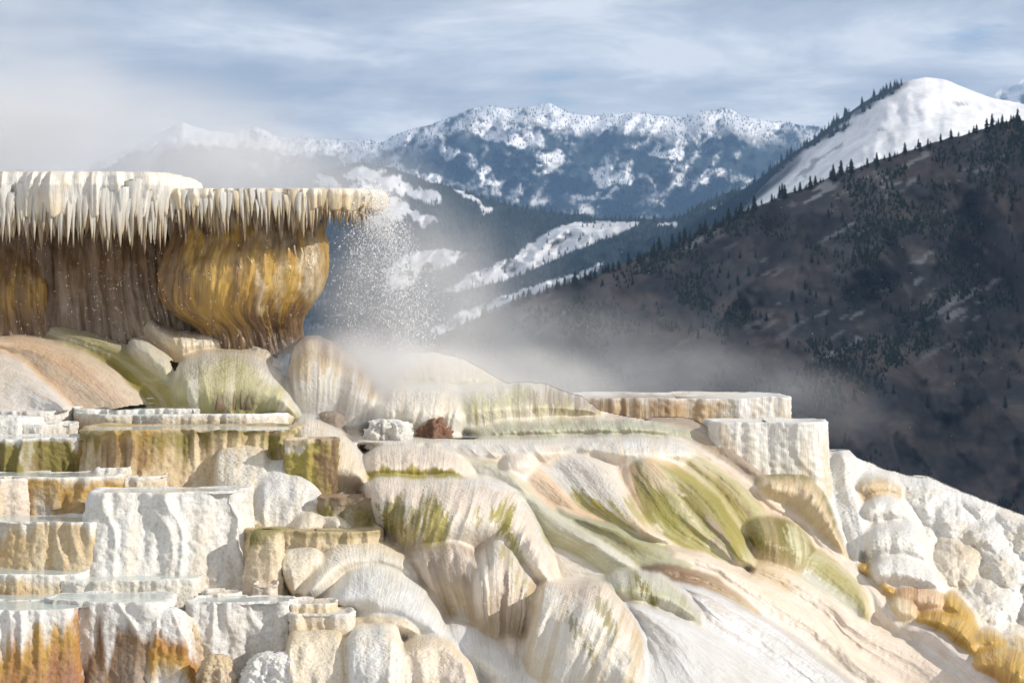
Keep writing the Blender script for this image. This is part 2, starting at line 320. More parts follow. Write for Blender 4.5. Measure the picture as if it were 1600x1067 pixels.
# --- dark ridge on the right (an unseen high shoulder is added beyond the frame to cast shade on it)
ridge_sky = [(430, 640, 1500), (560, 580, 1500), (690, 524, 1500), (760, 492, 1500), (850, 458, 1500), (940, 424, 1500), (1060, 380, 1500), (1180, 322, 1500), (1320, 270, 1500), (1480, 216, 1480), (1560, 196, 1470), (1610, 186, 1460), (1750, 60, 1440), (2200, -420, 1400), (3000, -1700, 1350), (4200, -2900, 1300), (5600, -3200, 1250)]
def rel_ridge(x, y):
    a = x * .0075 - y * .0035
    return 60 * (np.abs(fbm(a, (y + x * .35) * .003, 5, 3)) * 2 - .5) + 30 * fbm(x * .02 - y * .008, y * .012, 3, 4) + 6 * fbm(x * .08, y * .05, 8, 3)
def col_ridge(x, y, v):
    n = fbm(x * .02, y * .03, 2, 5); n2 = fbm((x + y * 1.6) * .012, (y - x * .3) * .03, 6, 4)
    c = mixc3(np.array([.060, .055, .058]), np.array([.130, .108, .096]), ss(-.25, .45, n2 + .3 * n))
    c = mixc3(c, np.array([.15, .10, .08]), .5 * ss(.2, .6, fbm(x * .012, y * .015, 12, 4)))
    al_, ac_ = x * .87 - y * .5, x * .5 + y * .87
    s = ss(.36, .52, fbm(al_ * .014, ac_ * .075, 4, 4) * .85 + .35 * vn(al_ * .05, ac_ * .2, 3)) * ss(640, 430, y + (1500 - x) * .1) * ss(-.2, .3, fbm(x * .01, y * .012, 31, 3) + .1)
    s = np.maximum(s, blobs(x, y, [(1290, 560, 22, 4, -35), (1330, 540, 24, 4, -33), (1440, 405, 14, 4, -35), (1435, 438, 9, 5, -20), (1380, 455, 12, 3, -30), (1080, 385, 18, 4, -25), (1340, 492, 16, 3, -30), (1200, 312, 30, 2.5, -20), (1100, 372, 30, 4, -25)], 6, .1) * .9)
    return mixc3(c, SNOW * .6, s * .5)
Pr, cr, rx, ry = land('dark_ridge', ridge_sky, [(430, 900), (1700, 900), (5600, 1500)], [(430, .62), (1700, .62), (2600, .4), (5600, .3)], 4, rel_ridge, col_ridge, M_NEAR, rows=190, back=.3)
# ---------------------------------------------------------------- conifers on the ridge: single trees
def fir_mesh(seed):
    r = random.Random(seed); V = []; Fc = []; tiers = 9; n = 9
    for k in range(tiers):
        z0 = .08 + .92 * (k / tiers) ** .95; z1 = min(1.0, z0 + .24 * (1 - .45 * k / tiers)); rad = .21 * (1 - k / tiers) ** .85 * r.uniform(.8, 1.2) + .018
        b = len(V); ph = r.random() * 6
        for j in range(n):
            q = rad * r.uniform(.55, 1.3); a = ph + j * 2 * math.pi / n
            V.append((q * math.cos(a), q * math.sin(a), z0 + r.uniform(-.03, .02)))
        V.append((r.uniform(-.01, .01), 0, z1))
        for j in range(n): Fc.append((b + j, b + (j + 1) % n, b + n))
    return mesh('crown', V, Fc, M_FIR, smooth=False)
FIRS = [fir_mesh(k) for k in range(6)]
tv = [(.022 * math.cos(a) * s, .022 * math.sin(a) * s, z) for z, s in ((-.06, 1.3), (.5, .6)) for a in [k * math.pi / 3 for k in range(6)]]
TRUNK = mesh('trunk', tv, [(k, (k + 1) % 6, 6 + (k + 1) % 6, 6 + k) for k in range(6)], M_BARK)
def fir(P, h, label, group, k):
    e = bpy.data.objects.new('pine_tree', None); e.empty_display_size = .1; e.location = P; e.scale = (h * random.uniform(.85, 1.3), h * random.uniform(.85, 1.3), h); e.rotation_euler = (0, 0, random.random() * 6)
    link(e, label=label, cat='tree', group=group)
    link(bpy.data.objects.new('crown', FIRS[k % 6]), parent=e); link(bpy.data.objects.new('trunk', TRUNK), parent=e)
def ridge_at(px, py):
    j = int(np.clip((px - rx[0, 0]) / 4, 0, rx.shape[1] - 1)); i = int(np.clip(np.searchsorted(ry[:, j], py), 0, ry.shape[0] - 1)); return Pr[i, j]
k = 0
x = 700.0
while x < 1605:                                  # the skyline
    dens = 1.0 if not (1430 < x < 1600) else .6
    sky_y = np.interp(x, [q[0] for q in ridge_sky], [q[1] for q in ridge_sky])
    fir(ridge_at(x, sky_y + random.uniform(0, 7)), random.choice([3.5, 4.5, 6, 7, 8.5, 10]) * random.uniform(.8, 1.1), 'dark pine tree standing on the skyline of the shaded ridge', 'pine trees on the ridge skyline', k)
    k += 1; x += random.choice([4, 6, 8, 10, 16]) / dens
n_sky = k
pts = pick(Pr, (rx > 700) * (rx < 1620) * (ry < 640) * ss(-.2, .35, fbm(rx * .012, ry * .016, 3, 3) + .25 - (ry - 300) * .0012 + .0 * rx), 300 - n_sky if n_sky < 280 else 30, 21)
for q in pts:
    fir(q, random.uniform(2.5, 6.5), 'dark pine tree growing on the face of the shaded ridge', 'pine trees on the ridge face', k); k += 1
p = pick(Pr, (rx > 640) * (rx < 1640) * (ry < 800) * ss(-.1, .3, fbm(rx * .014, ry * .02, 13, 4) + .12 - (ry - 350) * .0009), 9000, 22)
hh = rng.uniform(.8, 3.2, len(p)) * np.where(rng.random(len(p)) < .12, 1.7, 1); cones('ridge_brush', p, hh, M_FIR, 'dark brush and small conifers covering the shaded ridge', rr=.3, n=6, seed=12)

# ================================================================ TRAVERTINE: form generators
def Yb(px, py):
    return np.interp(py, [430, 480, 560, 650, 700, 770, 850, 950, 1067, 1200], [22, 21.3, 20.2, 18.8, 18.1, 17.4, 16.8, 16.1, 15.4, 14.6]) + 1.5 * ss(950, 1450, px)
PX = 2.3
def arc(p, n):
    d = np.r_[0, np.cumsum(np.linalg.norm(np.diff(p, axis=0), axis=1))]; t = np.linspace(0, d[-1], n)
    return np.stack([np.interp(t, d, p[:, k]) for k in range(p.shape[1])], -1), t
def plan(W_, D_, e, px_m):
    a = np.linspace(-math.pi, math.pi, 1441); s, c = np.sin(a), np.cos(a)
    p = np.stack([W_ * np.sign(s) * np.abs(s) ** e, -D_ * np.sign(c) * np.abs(c) ** e], -1)
    d = np.r_[0, np.cumsum(np.linalg.norm(np.diff(p, axis=0), axis=1))]
    w = np.where(np.cos((a[1:] + a[:-1]) / 2) > -.35, 1.0, .3); g = np.r_[0, np.cumsum(np.diff(d) * w)]
    n = int(np.clip(g[-1] / px_m, 48, 620)); q = np.linspace(0, g[-1], n)
    P = np.stack([np.interp(q, g, p[:, k]) for k in (0, 1)], -1); u = np.interp(q, g, d)
    T = np.gradient(P, axis=0); nn = np.stack([T[:, 1], -T[:, 0]], -1); nn /= np.linalg.norm(nn, axis=1)[:, None] + 1e-9
    if (nn[n // 2] @ np.array([0, -1])) < 0: nn = -nn
    return P, nn, u
SEED = [0]
def colourise(c, spec, px, py, st=None):
    """local deposits: (px, py, rx, ry, tilt, colour, amount)"""
    for (cx, cy, rx_, ry_, ro, co, am) in spec:
        m = blobs(px, py, [(cx, cy, rx_, ry_, ro)], 10, .06); s_ = .65 + .5 * vn(px * .25, py * .03, cx) if st is None else st; c[:] = mixc3(c, C(co) + 0 * c, np.clip(m * am * s_, 0, 1))
    return c
def form(name, label, cat, x0, x1, yt, yb, mode='terrace', dep=.8, dY=0., e=.62, pr=.8, flare=.08, lean=0., lob=(.04, 2.2), flu=(.012, 14), bmp=.006,
         stops=((0, 'white'), (1, 'white')), jit=.12, alt=None, amt=.5, wet=.0, bl=(), mat=None, water=False, maxD=1.3, parent=None, under=.35, group=None, sink=.22, sf=9.0, rim=None, rimh=.018):
    SEED[0] += 1; sd = SEED[0] * 13.7
    cx = (x0 + x1) / 2; Y0 = float(Yb(cx, .3 * yt + .7 * yb)) + dY
    D = float(np.clip((x1 - x0) / 2 / F * Y0 * dep, .12, maxD)); Yc = Y0 + D
    Ys = Yc if mode == 'dome' else Y0 + .35 * D
    Wm = (x1 - x0) / 2 / F * Ys; Xc = (cx - 800) / F * Ys
    zt = -(yt - HZ) / F * (Yc if mode == 'dome' else Y0); zb = -(yb - HZ) / F * Y0 - (sink if mode != 'lip' else 0); H = zt - zb
    pm = PX * Y0 / F; p2, nn, u = plan(Wm, D, e, pm); nc = len(u); us = u * 1.0
    nf = int(np.clip(H / pm, 6, 330))
    if mode == 'dome':
        a = np.linspace(0.02, math.pi / 2, int(np.clip((H + Wm * .7) / pm, 16, 330))); r = np.sin(a) ** pr; z = np.cos(a) ** pr; fa = ss(.1, .6, a / (math.pi / 2)); fl = (1 - z) ** 1.8
    else:
        s = np.linspace(0, 1, nf + 1)[1:]
        r = np.r_[np.linspace(.02, .86, 8), .91, .95, .985, 1., np.ones(nf)]; rh = rimh / H
        z = np.r_[np.full(8, 1 - rh), 1 - rh * .8, 1 - .1 * rh, 1., 1 - .25 * rh, 1 - .25 * rh - s * (1 - .25 * rh)]
        fa = np.r_[np.zeros(8), .25, .5, .75, .9, np.ones(nf)]; fl = np.r_[np.zeros(12), s ** 1.7]
        if mode == 'lip':
            q = np.linspace(0, 1, 16)[1:]; r = np.r_[r, 1 - .75 * q]; z = np.r_[z, -.02 + .35 * q * under]; fa = np.r_[fa, 1 - q]; fl = np.r_[fl, 1 - q]
            bul = np.interp(np.r_[np.zeros(12), s, np.ones(15)], [0, .12, .35, 1], [0, .5, .8, .35]) * np.r_[np.zeros(11), np.ones(1 + nf), np.ones(15)]; fl = bul
    r, z, fa, fl = [q[:, None] for q in (r, z, fa, fl)]; nr = len(r)
    lo = lob[0] * (fbm(us * lob[1] + sd, sd, z * .6 * H * lob[1] * .4, 3) * 1.6); fu = flu[0] * (1 - 2 * np.abs(vn(us * flu[1] + sd + .8 * vn(z * H * 3, us * 3, sd), z * H * 1.3, sd))) + flu[0] * .5 * vn(us * flu[1] * 2.7, z * H * 3, sd)
    X = Xc + p2[None, :, 0] * r + lean / F * Y0 * (1 - z) ** 1.4; Y = Yc + p2[None, :, 1] * r; Z = zb + H * z + 0 * X
    off = (lo + fu) * fa + flare * fl * (1 + .55 * fbm(us * 2.6 + sd, 3.1, 0, 2))
    X = X + nn[None, :, 0] * off; Y = Y + nn[None, :, 1] * off
    b = bmp * (fbm(X * 26, Y * 26, Z * 26 + sd, 3) * 1.5 + .7 * np.abs(vn(X * 60, Y * 60, Z * 60))) * (.25 + .75 * fa)
    X = X + nn[None, :, 0] * b; Y = Y + nn[None, :, 1] * b; Z = Z + b * (.6 if mode == 'dome' else .45) + (.014 * fbm(us * 3, sd, 0, 3) if mode == 'terrace' else 0)
    if mode == 'lip':      # ragged dripping hem
        Z = Z - (.10 * np.abs(vn(us * 9 + sd, 1)) + .07 * np.abs(vn(us * 23 + sd, 4))) * ss(.6, .05, z) * H / .45
    P = np.stack([X, Y, Z], -1)
    vv = np.r_[0, np.cumsum(np.linalg.norm(np.diff(P[:, nc // 2], axis=0), axis=1))][:, None] + 0 * X
    t = 1 - z + 0 * X; sn = fbm(us * sf + sd, vv * .9, sd, 4); tj = t + jit * sn * 1.8 * ss(0, .12, t)
    c = stopcol(tj, stops)
    if alt is not None:
        k = np.clip(ss(-.05, .38, fbm(us * sf * 1.4 + sd, vv * 1.2, 4.4, 4)) * amt * ss(.02, .3, t), 0, 1); c = mixc3(c, C(alt) + 0 * c, k)
    if rim is not None: c = mixc3(c, C(rim) + 0 * c, (1 - ss(.0, .10 * min(1, .35 / H), t + .06 * sn)) * .9)
    ppx, ppy = X / Y * F + 800, HZ - Z / Y * F
    c = colourise(c, bl, ppx, ppy)
    w = np.full(c.shape[:2] + (1,), wet)
    o = grid(name, P, mat or M_DRY, np.concatenate([c, w], -1), np.stack([us + 0 * X, vv], -1), parent=parent, label=label, cat=cat, group=group)
    if water:
        j = 9; ring = P[j]; ctr = np.array([Xc, Yc, zt - .006]); q = np.concatenate([ring, ctr[None]]); q[:, 2] = zt - rimh * .45; n = len(ring)
        f = [(i, i + 1, n) for i in range(n - 1)]
        base = np.array(o.location) if parent is None else np.array(parent.location)
        wo_ = bpy.data.objects.new('pool_water', mesh('pool_water', q - base, f, M_WATER)); link(wo_, parent=o if parent is None else parent)
    return o
_form = form
def form(*a, base=None, **k): return _form(*a, **dict(base or {}, **k))
def tongue(name, label, pts, hf=.55, dY=0., stops=((0, 'white'), (1, 'white')), jit=.2, alt=None, amt=.5, along=True, flu=(.012, 16), bmp=.003, wet=.3, bl=(), mat=None, cat='flowstone', up=.35, sf=10., group=None, lob=.03):
    """a flowstone tongue: spine points (px, py, half width px), running downhill"""
    SEED[0] += 1; sd = SEED[0] * 11.3
    a = np.asarray(pts, float); ln = np.sum(np.hypot(np.diff(a[:, 0]), np.diff(a[:, 1])))
    nv = int(np.clip(ln / 3.0, 24, 400)); s = catmull(a, nv); s[:, 2] = np.maximum(s[:, 2], 1.5)
    Y = Yb(s[:, 0], s[:, 1]) + dY; Sx = W(s[:, 0], s[:, 1], Y); w = s[:, 2] / F * Y
    T = np.gradient(Sx, axis=0); T /= np.linalg.norm(T, axis=1)[:, None]
    Vd = np.array([0, 1, -up]); Vd /= np.linalg.norm(Vd)
    side = np.cross(T, Vd); side /= np.linalg.norm(side, axis=1)[:, None]; Nn = np.cross(side, T); Nn = np.where((Nn @ np.array([0, -1, .5]))[:, None] < 0, -Nn, Nn)
    nu = int(np.clip(2.6 * s[:, 2].max() / PX, 20, 330)); th = np.linspace(-1.75, 1.75, nu)[None]
    v = np.linspace(0, 1, nv)[:, None]; end = np.sqrt(np.clip(1 - (np.abs(v - .5) * 2) ** 14, 0, 1))
    ww = w[:, None] * np.maximum(end, .03); um = th * w.mean(); vm = v * ln / F * Y.mean()
    rr = 1 + (flu[0] * (1 - 2 * np.abs(vn(um * flu[1] + sd + .5 * vn(vm * 2, um * 2, 3), vm * .7, sd))) + lob * fbm(um * 4 + sd, vm * 1.2, 1, 3)) / np.maximum(ww, .06)
    A = np.sin(th) * ww * rr; B = np.cos(th) * ww * hf * rr
    P = Sx[:, None] + side[:, None] * A[..., None] + Nn[:, None] * B[..., None]
    b = bmp * fbm(P[..., 0] * 30, P[..., 1] * 30, P[..., 2] * 30, 3) * 1.6; P = P + Nn[:, None] * b[..., None]
    sn = fbm(um * sf + sd, vm * .8, sd, 4); t = (v if along else (th / 3.5 + .5)) + 0 * A
    c = stopcol(t + jit * sn * 1.6, stops)
    if alt is not None: c = mixc3(c, C(alt) + 0 * c, np.clip(ss(-.02, .4, fbm(um * sf * 1.5 + sd, vm * .7, 7, 4)) * amt, 0, 1))
    c = colourise(c, bl, P[..., 0] / P[..., 1] * F + 800, HZ - P[..., 2] / P[..., 1] * F)
    return grid(name, P, mat or M_FLOW, np.concatenate([c, np.full(c.shape[:2] + (1,), wet)], -1), np.stack([um + 0 * A, vm + 0 * A], -1), label=label, cat=cat, group=group)

FIELD = []
def patch(name, label, A, B, flow='v', bulge=.14, dY=0., vr=.35, ul=.18, ur=.18, tuck=.75, stops=((0, 'white'), (1, 'white')), jit=.12, alt=None, amt=.5, cst=None, flu=(.007, 18), lob=(.03, 3.5), bmp=.003, wet=.5, bl=(), mat=None, cat='rock mound', sf=17., group=None, bow=0., up=.72):
    """a drape or sheet of flowstone between two edge lines traced downhill (flow u) or from rim to foot (flow v); joined into the slope by build_field"""
    SEED[0] += 1; sd = SEED[0] * 7.9
    A, B = np.asarray(A, float), np.asarray(B, float)
    la, lb = [np.sum(np.hypot(*np.diff(q, axis=0).T)) for q in (A, B)]
    nu = int(max(la, lb) / 1.3) + 8; ca, cb_ = catmull(A, nu), catmull(B, nu)
    wd = np.hypot(*(cb_ - ca).T); nv = int(wd.max() / 1.25) + 8
    v = np.linspace(0, 1, nv)[:, None]; u = np.linspace(0, 1, nu)[None]
    X = ca[None, :, 0] * (1 - v) + cb_[None, :, 0] * v + bow * 4 * v * (1 - v); Yp = ca[None, :, 1] * (1 - v) + cb_[None, :, 1] * v
    X, Yp = X + 2.2 * fbm(X * .05, Yp * .05, sd, 3), Yp + 2.2 * fbm(X * .05, Yp * .05, sd + 5, 3)
    rnd = lambda q: np.sqrt(np.clip(1 - (1 - np.clip(q, 0, 1)) ** 2, 0, 1))
    Pu = 1 * rnd(u / ul if ul else 1 + 0 * u) * rnd((1 - u) / ur if ur else 1 + 0 * u)
    if flow == 'v': Pv = rnd(v / vr) * (1 - tuck * ss(.45, 1, v))
    else: Pv = rnd(v / .32) * (1 - .8 * ss(.2, 1, v))
    Yd = Yb(X, Yp)
    if flow == 'v':       # a mound stands: steep front, top rounding back to the slope behind it
        s_ = (1 - up) * v + up * rnd(v / max(vr, .2)); ya, yb2 = Yb(ca[:, 0], ca[:, 1])[None], Yb(cb_[:, 0], cb_[:, 1])[None]; Yd = ya + (yb2 - ya) * s_
    Yd = Yd + dY * (.55 if flow == 'u' else .62); m = Yd.mean() / F
    cr, fl = (u * max(la, lb) * m + 0 * v, v * wd.mean() * m + 0 * u) if flow == 'v' else (v * wd.mean() * m + 0 * u, u * max(la, lb) * m + 0 * v)
    e = Pv * Pu; ed = ss(0, .3, e)
    rel = flu[0] * (1 - 2 * np.abs(vn(cr * flu[1] + sd + .7 * vn(fl * 2.2, cr * 2, sd), fl * .9, sd))) + .5 * flu[0] * vn(cr * flu[1] * 2.6, fl * 2.2, sd) + lob[0] * 1.5 * fbm(cr * lob[1] + sd, fl * 1.3, sd, 3)
    Q = W(X, Yp, Yd); rel = rel + bmp * (1.5 * fbm(Q[..., 0] * 26, Q[..., 2] * 26, sd, 4) + .6 * np.abs(vn(Q[..., 0] * 55, Q[..., 2] * 55, sd)))
    D_ = Yd - (bulge * (1.15 if flow == 'u' else .75)) * e - rel * ed
    sn = fbm(cr * sf + sd, fl * .9, sd, 4); ff = v + 0 * u if flow == 'v' else u + 0 * v; cc = u + 0 * v if flow == 'v' else v + 0 * u
    c = stopcol(ff + jit * 1.7 * sn * ss(0, .08, ff), stops)
    if cst is not None:
        c2 = stopcol(cc + .08 * sn, cst); c = c * .45 + c2 * .55
    if alt is not None: c = mixc3(c, C(alt) + 0 * c, np.clip(ss(-.02, .38, fbm(cr * sf * 1.5 + sd, fl * .8, 7.7, 4)) * amt, 0, 1))
    if bl:        # algae runs down the flow: ragged ends follow the flow lines
        gx, gy = np.gradient(X, axis=0 if flow == 'v' else 1), np.gradient(Yp, axis=0 if flow == 'v' else 1); gl = np.hypot(gx, gy) + 1e-6
        j2 = 30 * fbm(cr * 50 + sd, fl * 1.5, 3.3, 4); c = colourise(c, bl, X + gx / gl * j2, Yp + gy / gl * j2, .3 + .95 * ss(-.45, .35, fbm(cr * 55 + sd, fl * 1.6, 8.8, 4)))
    c = np.concatenate([c, np.full(c.shape[:2] + (1,), wet)], -1)
    FIELD.append(dict(name=name, label=label, cat=cat, group=group, mat=mat or M_FLOW, X=X, Yp=Yp, a=np.concatenate([D_[..., None], c, (cr + 0 * X)[..., None], (fl + 0 * X)[..., None]], -1), kind=None, force=False))
CELL, FX0, FY0, FNX, FNY = 1.6, -180.0, 456.0, 1300, 446
def sub_raster(r, grow):
    jx = np.rint((r['X'] - FX0) / CELL).astype(int); iy = np.rint((r['Yp'] - FY0) / CELL).astype(int)
    ok = (jx >= 0) & (jx < FNX) & (iy >= 0) & (iy < FNY)
    j0, j1, i0, i1 = max(jx.min() - 6, 0), min(jx.max() + 7, FNX), max(iy.min() - 6, 0), min(iy.max() + 7, FNY)
    if j1 <= j0 or i1 <= i0: return None
    R = np.zeros((i1 - i0, j1 - j0, 7)); M = np.zeros(R.shape[:2], bool)
    R[iy[ok] - i0, jx[ok] - j0] = r['a'][ok]; M[iy[ok] - i0, jx[ok] - j0] = True
    def spread(R, M, need):
        S = np.zeros_like(R); n = np.zeros(M.shape)
        for a in (-1, 0, 1):
            for b in (-1, 0, 1):
                m = np.roll(np.roll(M, a, 0), b, 1); S += np.roll(np.roll(R, a, 0), b, 1) * m[..., None]; n += m
        f = ~M & (n >= need); R = R.copy(); R[f] = S[f] / n[f][:, None]; return R, M | f
    for _ in range(2): R, M = spread(R, M, 4)
    M0 = M.copy()
    for _ in range(grow): R, M = spread(R, M, 1)
    return R, M0, i0, i1, j0, j1
def gblur(a, V, s):
    r = int(3 * s); k = np.exp(-.5 * (np.arange(-r, r + 1) / s) ** 2); w = V.astype(float); a = a * w if a.ndim == 2 else a * w[..., None]
    for ax in (0, 1):
        a = sum(q * np.roll(a, d, ax) for q, d in zip(k, range(-r, r + 1))); w = sum(q * np.roll(w, d, ax) for q, d in zip(k, range(-r, r + 1)))
    return a / (np.maximum(w, 1e-6) if a.ndim == 2 else np.maximum(w, 1e-6)[..., None])
def build_field():
    best = np.full((FNY, FNX), 1e9); ID = np.full((FNY, FNX), -1); COLR = np.zeros((FNY, FNX, 4)); subs = []
    for k, r in enumerate(FIELD):
        q = sub_raster(r, 3); subs.append(q)
        if q is None: continue
        R, M, i0, i1, j0, j1 = q; b = best[i0:i1, j0:j1]; w = M & ((R[..., 0] < b) | r['force'])
        b[w] = R[..., 0][w]; ID[i0:i1, j0:j1][w] = k; COLR[i0:i1, j0:j1][w] = R[..., 1:5][w]
    for k, r in enumerate(FIELD):       # one piece each: stray scraps go to the neighbour they lie in
        if subs[k] is None or r['kind']: continue
        _, _, i0, i1, j0, j1 = subs[k]; S = ID[i0:i1, j0:j1]; m = S == k
        if m.sum() < 4: continue
        lab = np.where(m, np.arange(m.size).reshape(m.shape) + 1, 0)
        while True:
            n = lab.copy()
            for _ in range(12):
                for ax in (0, 1):
                    for d in (1, -1): n = np.where(m, np.maximum(n, np.roll(n, d, ax)), 0)
            if (n == lab).all(): break
            lab = n
        ids, cnt = np.unique(lab[m], return_counts=True)
        for q in ids[np.argsort(cnt)[:-1]]:
            w = lab == q; ring = np.zeros_like(w)
            for ax in (0, 1):
                for d in (1, -1): ring |= np.roll(w, d, ax)
            nb = S[ring & ~w]; nb = nb[(nb >= 0) & (nb != k)]
            if len(nb): S[w] = np.bincount(nb).argmax()
    V = ID >= 0; D0 = np.where(V, best, 0)
    E = np.zeros(V.shape, bool)
    for ax in (0, 1):
        d = (ID != np.roll(ID, 1, ax)) & V & np.roll(V, 1, ax); E |= d | np.roll(d, -1, ax)
    near = gblur(E.astype(float), np.ones_like(V), 2.4); near = np.clip(near * 4.2, 0, 1)
    Dn = D0 + (gblur(D0, V, 2.1) - D0) * near; Dn = Dn + (gblur(Dn, V, 1.2) - Dn) * near
    COLR = COLR + (gblur(COLR, V, 1.1) - COLR) * near[..., None]
    px, py = np.meshgrid(FX0 + CELL * np.arange(FNX), FY0 + CELL * np.arange(FNY)); P = W(px, py, Dn)
    gu, gv = np.gradient(P, axis=1), np.gradient(P, axis=0); NR = np.cross(gv, gu); NR /= np.linalg.norm(NR, axis=-1)[..., None] + 1e-12; NR[np.sum(NR * P, -1) > 0] *= -1
    Vi, Vj = np.where(V[:-1, :-1] & V[1:, :-1] & V[:-1, 1:] & V[1:, 1:]); fid = ID[Vi, Vj]
    top = np.where(V.any(0), V.argmax(0), -1)
    for k, r in enumerate(FIELD):
        s = fid == k
        if s.sum() < 12: print('hidden', r['label']); continue
        i, j = Vi[s], Vj[s]; q = np.stack([i * FNX + j, (i + 1) * FNX + j, (i + 1) * FNX + j + 1, i * FNX + j + 1], -1)
        us, inv = np.unique(q, return_inverse=True); f = inv.reshape(-1, 4); ui, uj = us // FNX, us % FNX
        R, M, i0, i1, j0, j1 = subs[k]; ci, cj = np.clip(ui - i0, 0, R.shape[0] - 1), np.clip(uj - j0, 0, R.shape[1] - 1)
        out = (ui - i0 != ci) | (uj - j0 != cj) | (R[ci, cj, 0] == 0); uv = np.where(out[:, None], np.stack([px[ui, uj], py[ui, uj]], -1) * .0045, R[ci, cj, 5:7]); VV = P[ui, uj]; NN = NR[ui, uj]; CC = COLR[ui, uj]
        jj = np.where((top[:-1] >= 0) & (top[1:] >= 0) & (np.abs(top[:-1] - top[1:]) < 8) & (ID[np.clip(top[:-1], 0, None), np.arange(FNX - 1)] == k))[0]
        if len(jj):     # behind the skyline the surface runs back and down
            n0 = len(VV); c2 = np.unique(np.r_[jj, jj + 1]); tv = P[top[c2], c2]; b1 = tv + np.array([0, .5, -.03]); b2 = tv + np.array([0, 1.8, -.5]); m = len(c2); ix = {int(a): b for b, a in enumerate(c2)}
            VV = np.concatenate([VV, tv, b1, b2]); NN = np.concatenate([NN] + [np.tile([[0, 0, 1.]], (m, 1))] * 3); CC = np.concatenate([CC] + [COLR[top[c2], c2]] * 3); uv = np.concatenate([uv, np.zeros((3 * m, 2))])
            a = np.array([ix[int(t)] for t in jj]); b = np.array([ix[int(t) + 1] for t in jj])
            f = np.concatenate([f, np.stack([n0 + a, n0 + b, n0 + m + b, n0 + m + a], -1), np.stack([n0 + m + a, n0 + m + b, n0 + 2 * m + b, n0 + 2 * m + a], -1)])
        base = np.array([VV[:, 0].mean(), VV[:, 1].mean(), VV[:, 2].min()])
        me = mesh(r['name'], VV - base, f[:, ::1], r['mat'], CC, uv); me.normals_split_custom_set_from_vertices(NN.tolist())
        o = bpy.data.objects.new(r['name'], me); o.location = base; link(o, label=r['label'], cat=r['cat'], group=r['group'], kind=r['kind'])
# ================================================================ the travertine slope that carries everything
bx = np.arange(-260, 1860, 4.0); tp = np.interp(bx, [-260, 300, 470, 560, 700, 800, 900, 1000, 1240, 1275, 1300, 1345, 1420, 1500, 1600, 1860], [646, 642, 640, 615, 592, 612, 634, 655, 672, 700, 722, 740, 765, 788, 824, 930])
bv = np.linspace(0, 1, 170)[:, None]; by = tp + (1200 - tp) * bv; bX = np.broadcast_to(bx, by.shape)
bY = Yb(bX, by) + .16 + .06 * fbm(bX * .02, by * .02, 3, 3)
Pb = W(bX, by, bY)
ac, al = (by - bX * .85) * .75, (bX + by * .85) * .75
cb = mixc3(C('white') + 0 * Pb, C('pink') + 0 * Pb, ss(-.3, .4, fbm(ac * .02, al * .006, 2, 4)))
cb = mixc3(cb, C('tan') + 0 * cb, .55 * ss(.05, .5, fbm(ac * .05, al * .008, 5, 4)))
cb = mixc3(cb, C('cream') + 0 * cb, ss(520, 300, bX) * .8)
def field_grid(name, label, cat, X, Yp, D_, c, cr, fl, mat, wet, kind=None, force=False):      # resampled finely for the joined slope
    def up(a):
        for ax in (0, 1):
            n = a.shape[ax]; t = np.linspace(0, n - 1, (n - 1) * 3 + 1); k = np.clip(t.astype(int), 0, n - 2); w = t - k
            sh = [1] * a.ndim; sh[ax] = -1; w = w.reshape(sh); a = np.take(a, k, ax) * (1 - w) + np.take(a, k + 1, ax) * w
        return a
    a = np.concatenate([D_[..., None], c, np.full(c.shape[:2] + (1,), wet), cr[..., None], fl[..., None]], -1)
    FIELD.append(dict(name=name, label=label, cat=cat, group=None, mat=mat, X=up(np.array(X, float)), Yp=up(np.array(Yp, float)), a=up(a), kind=kind, force=force))
field_grid('travertine_slope', None, None, bX, by, bY, cb, ac * .005, al * .005, M_FLOW, .4, kind='structure')
# ================================================================ overhanging ledge with its bulb
led = bpy.data.objects.new('overhanging_ledge', None); led.empty_display_size = .2
led.location = tuple(W(350, 525, 20.6)); link(led, label='overhanging travertine ledge with white dripping lip and golden bulb', cat='rock ledge')
WS = ((0, 'ivory'), (.5, 'white'), (1, 'cream'))
form('lip', None, None, -120, 268, 268, 326, 'lip', dY=-2.55 , dep=.9, e=.38, lob=(.05, 2.6), flu=(.030, 13), bmp=.004, flare=.09, stops=WS, alt='tan', amt=.30, mat=M_FLOW, wet=.35, parent=led, rimh=.0, maxD=.95)
form('lip', None, None, 215, 588, 294, 322, 'lip', dY=-2.40, dep=.9, e=.45, lob=(.05, 2.6), flu=(.026, 15), bmp=.004, flare=.05, stops=((0, 'ivory'), (.4, 'cream'), (.75, 'sand'), (1, 'tan')), jit=.22, alt='tan', amt=.5, mat=M_FLOW, wet=.4, parent=led, rimh=.0, maxD=.9)
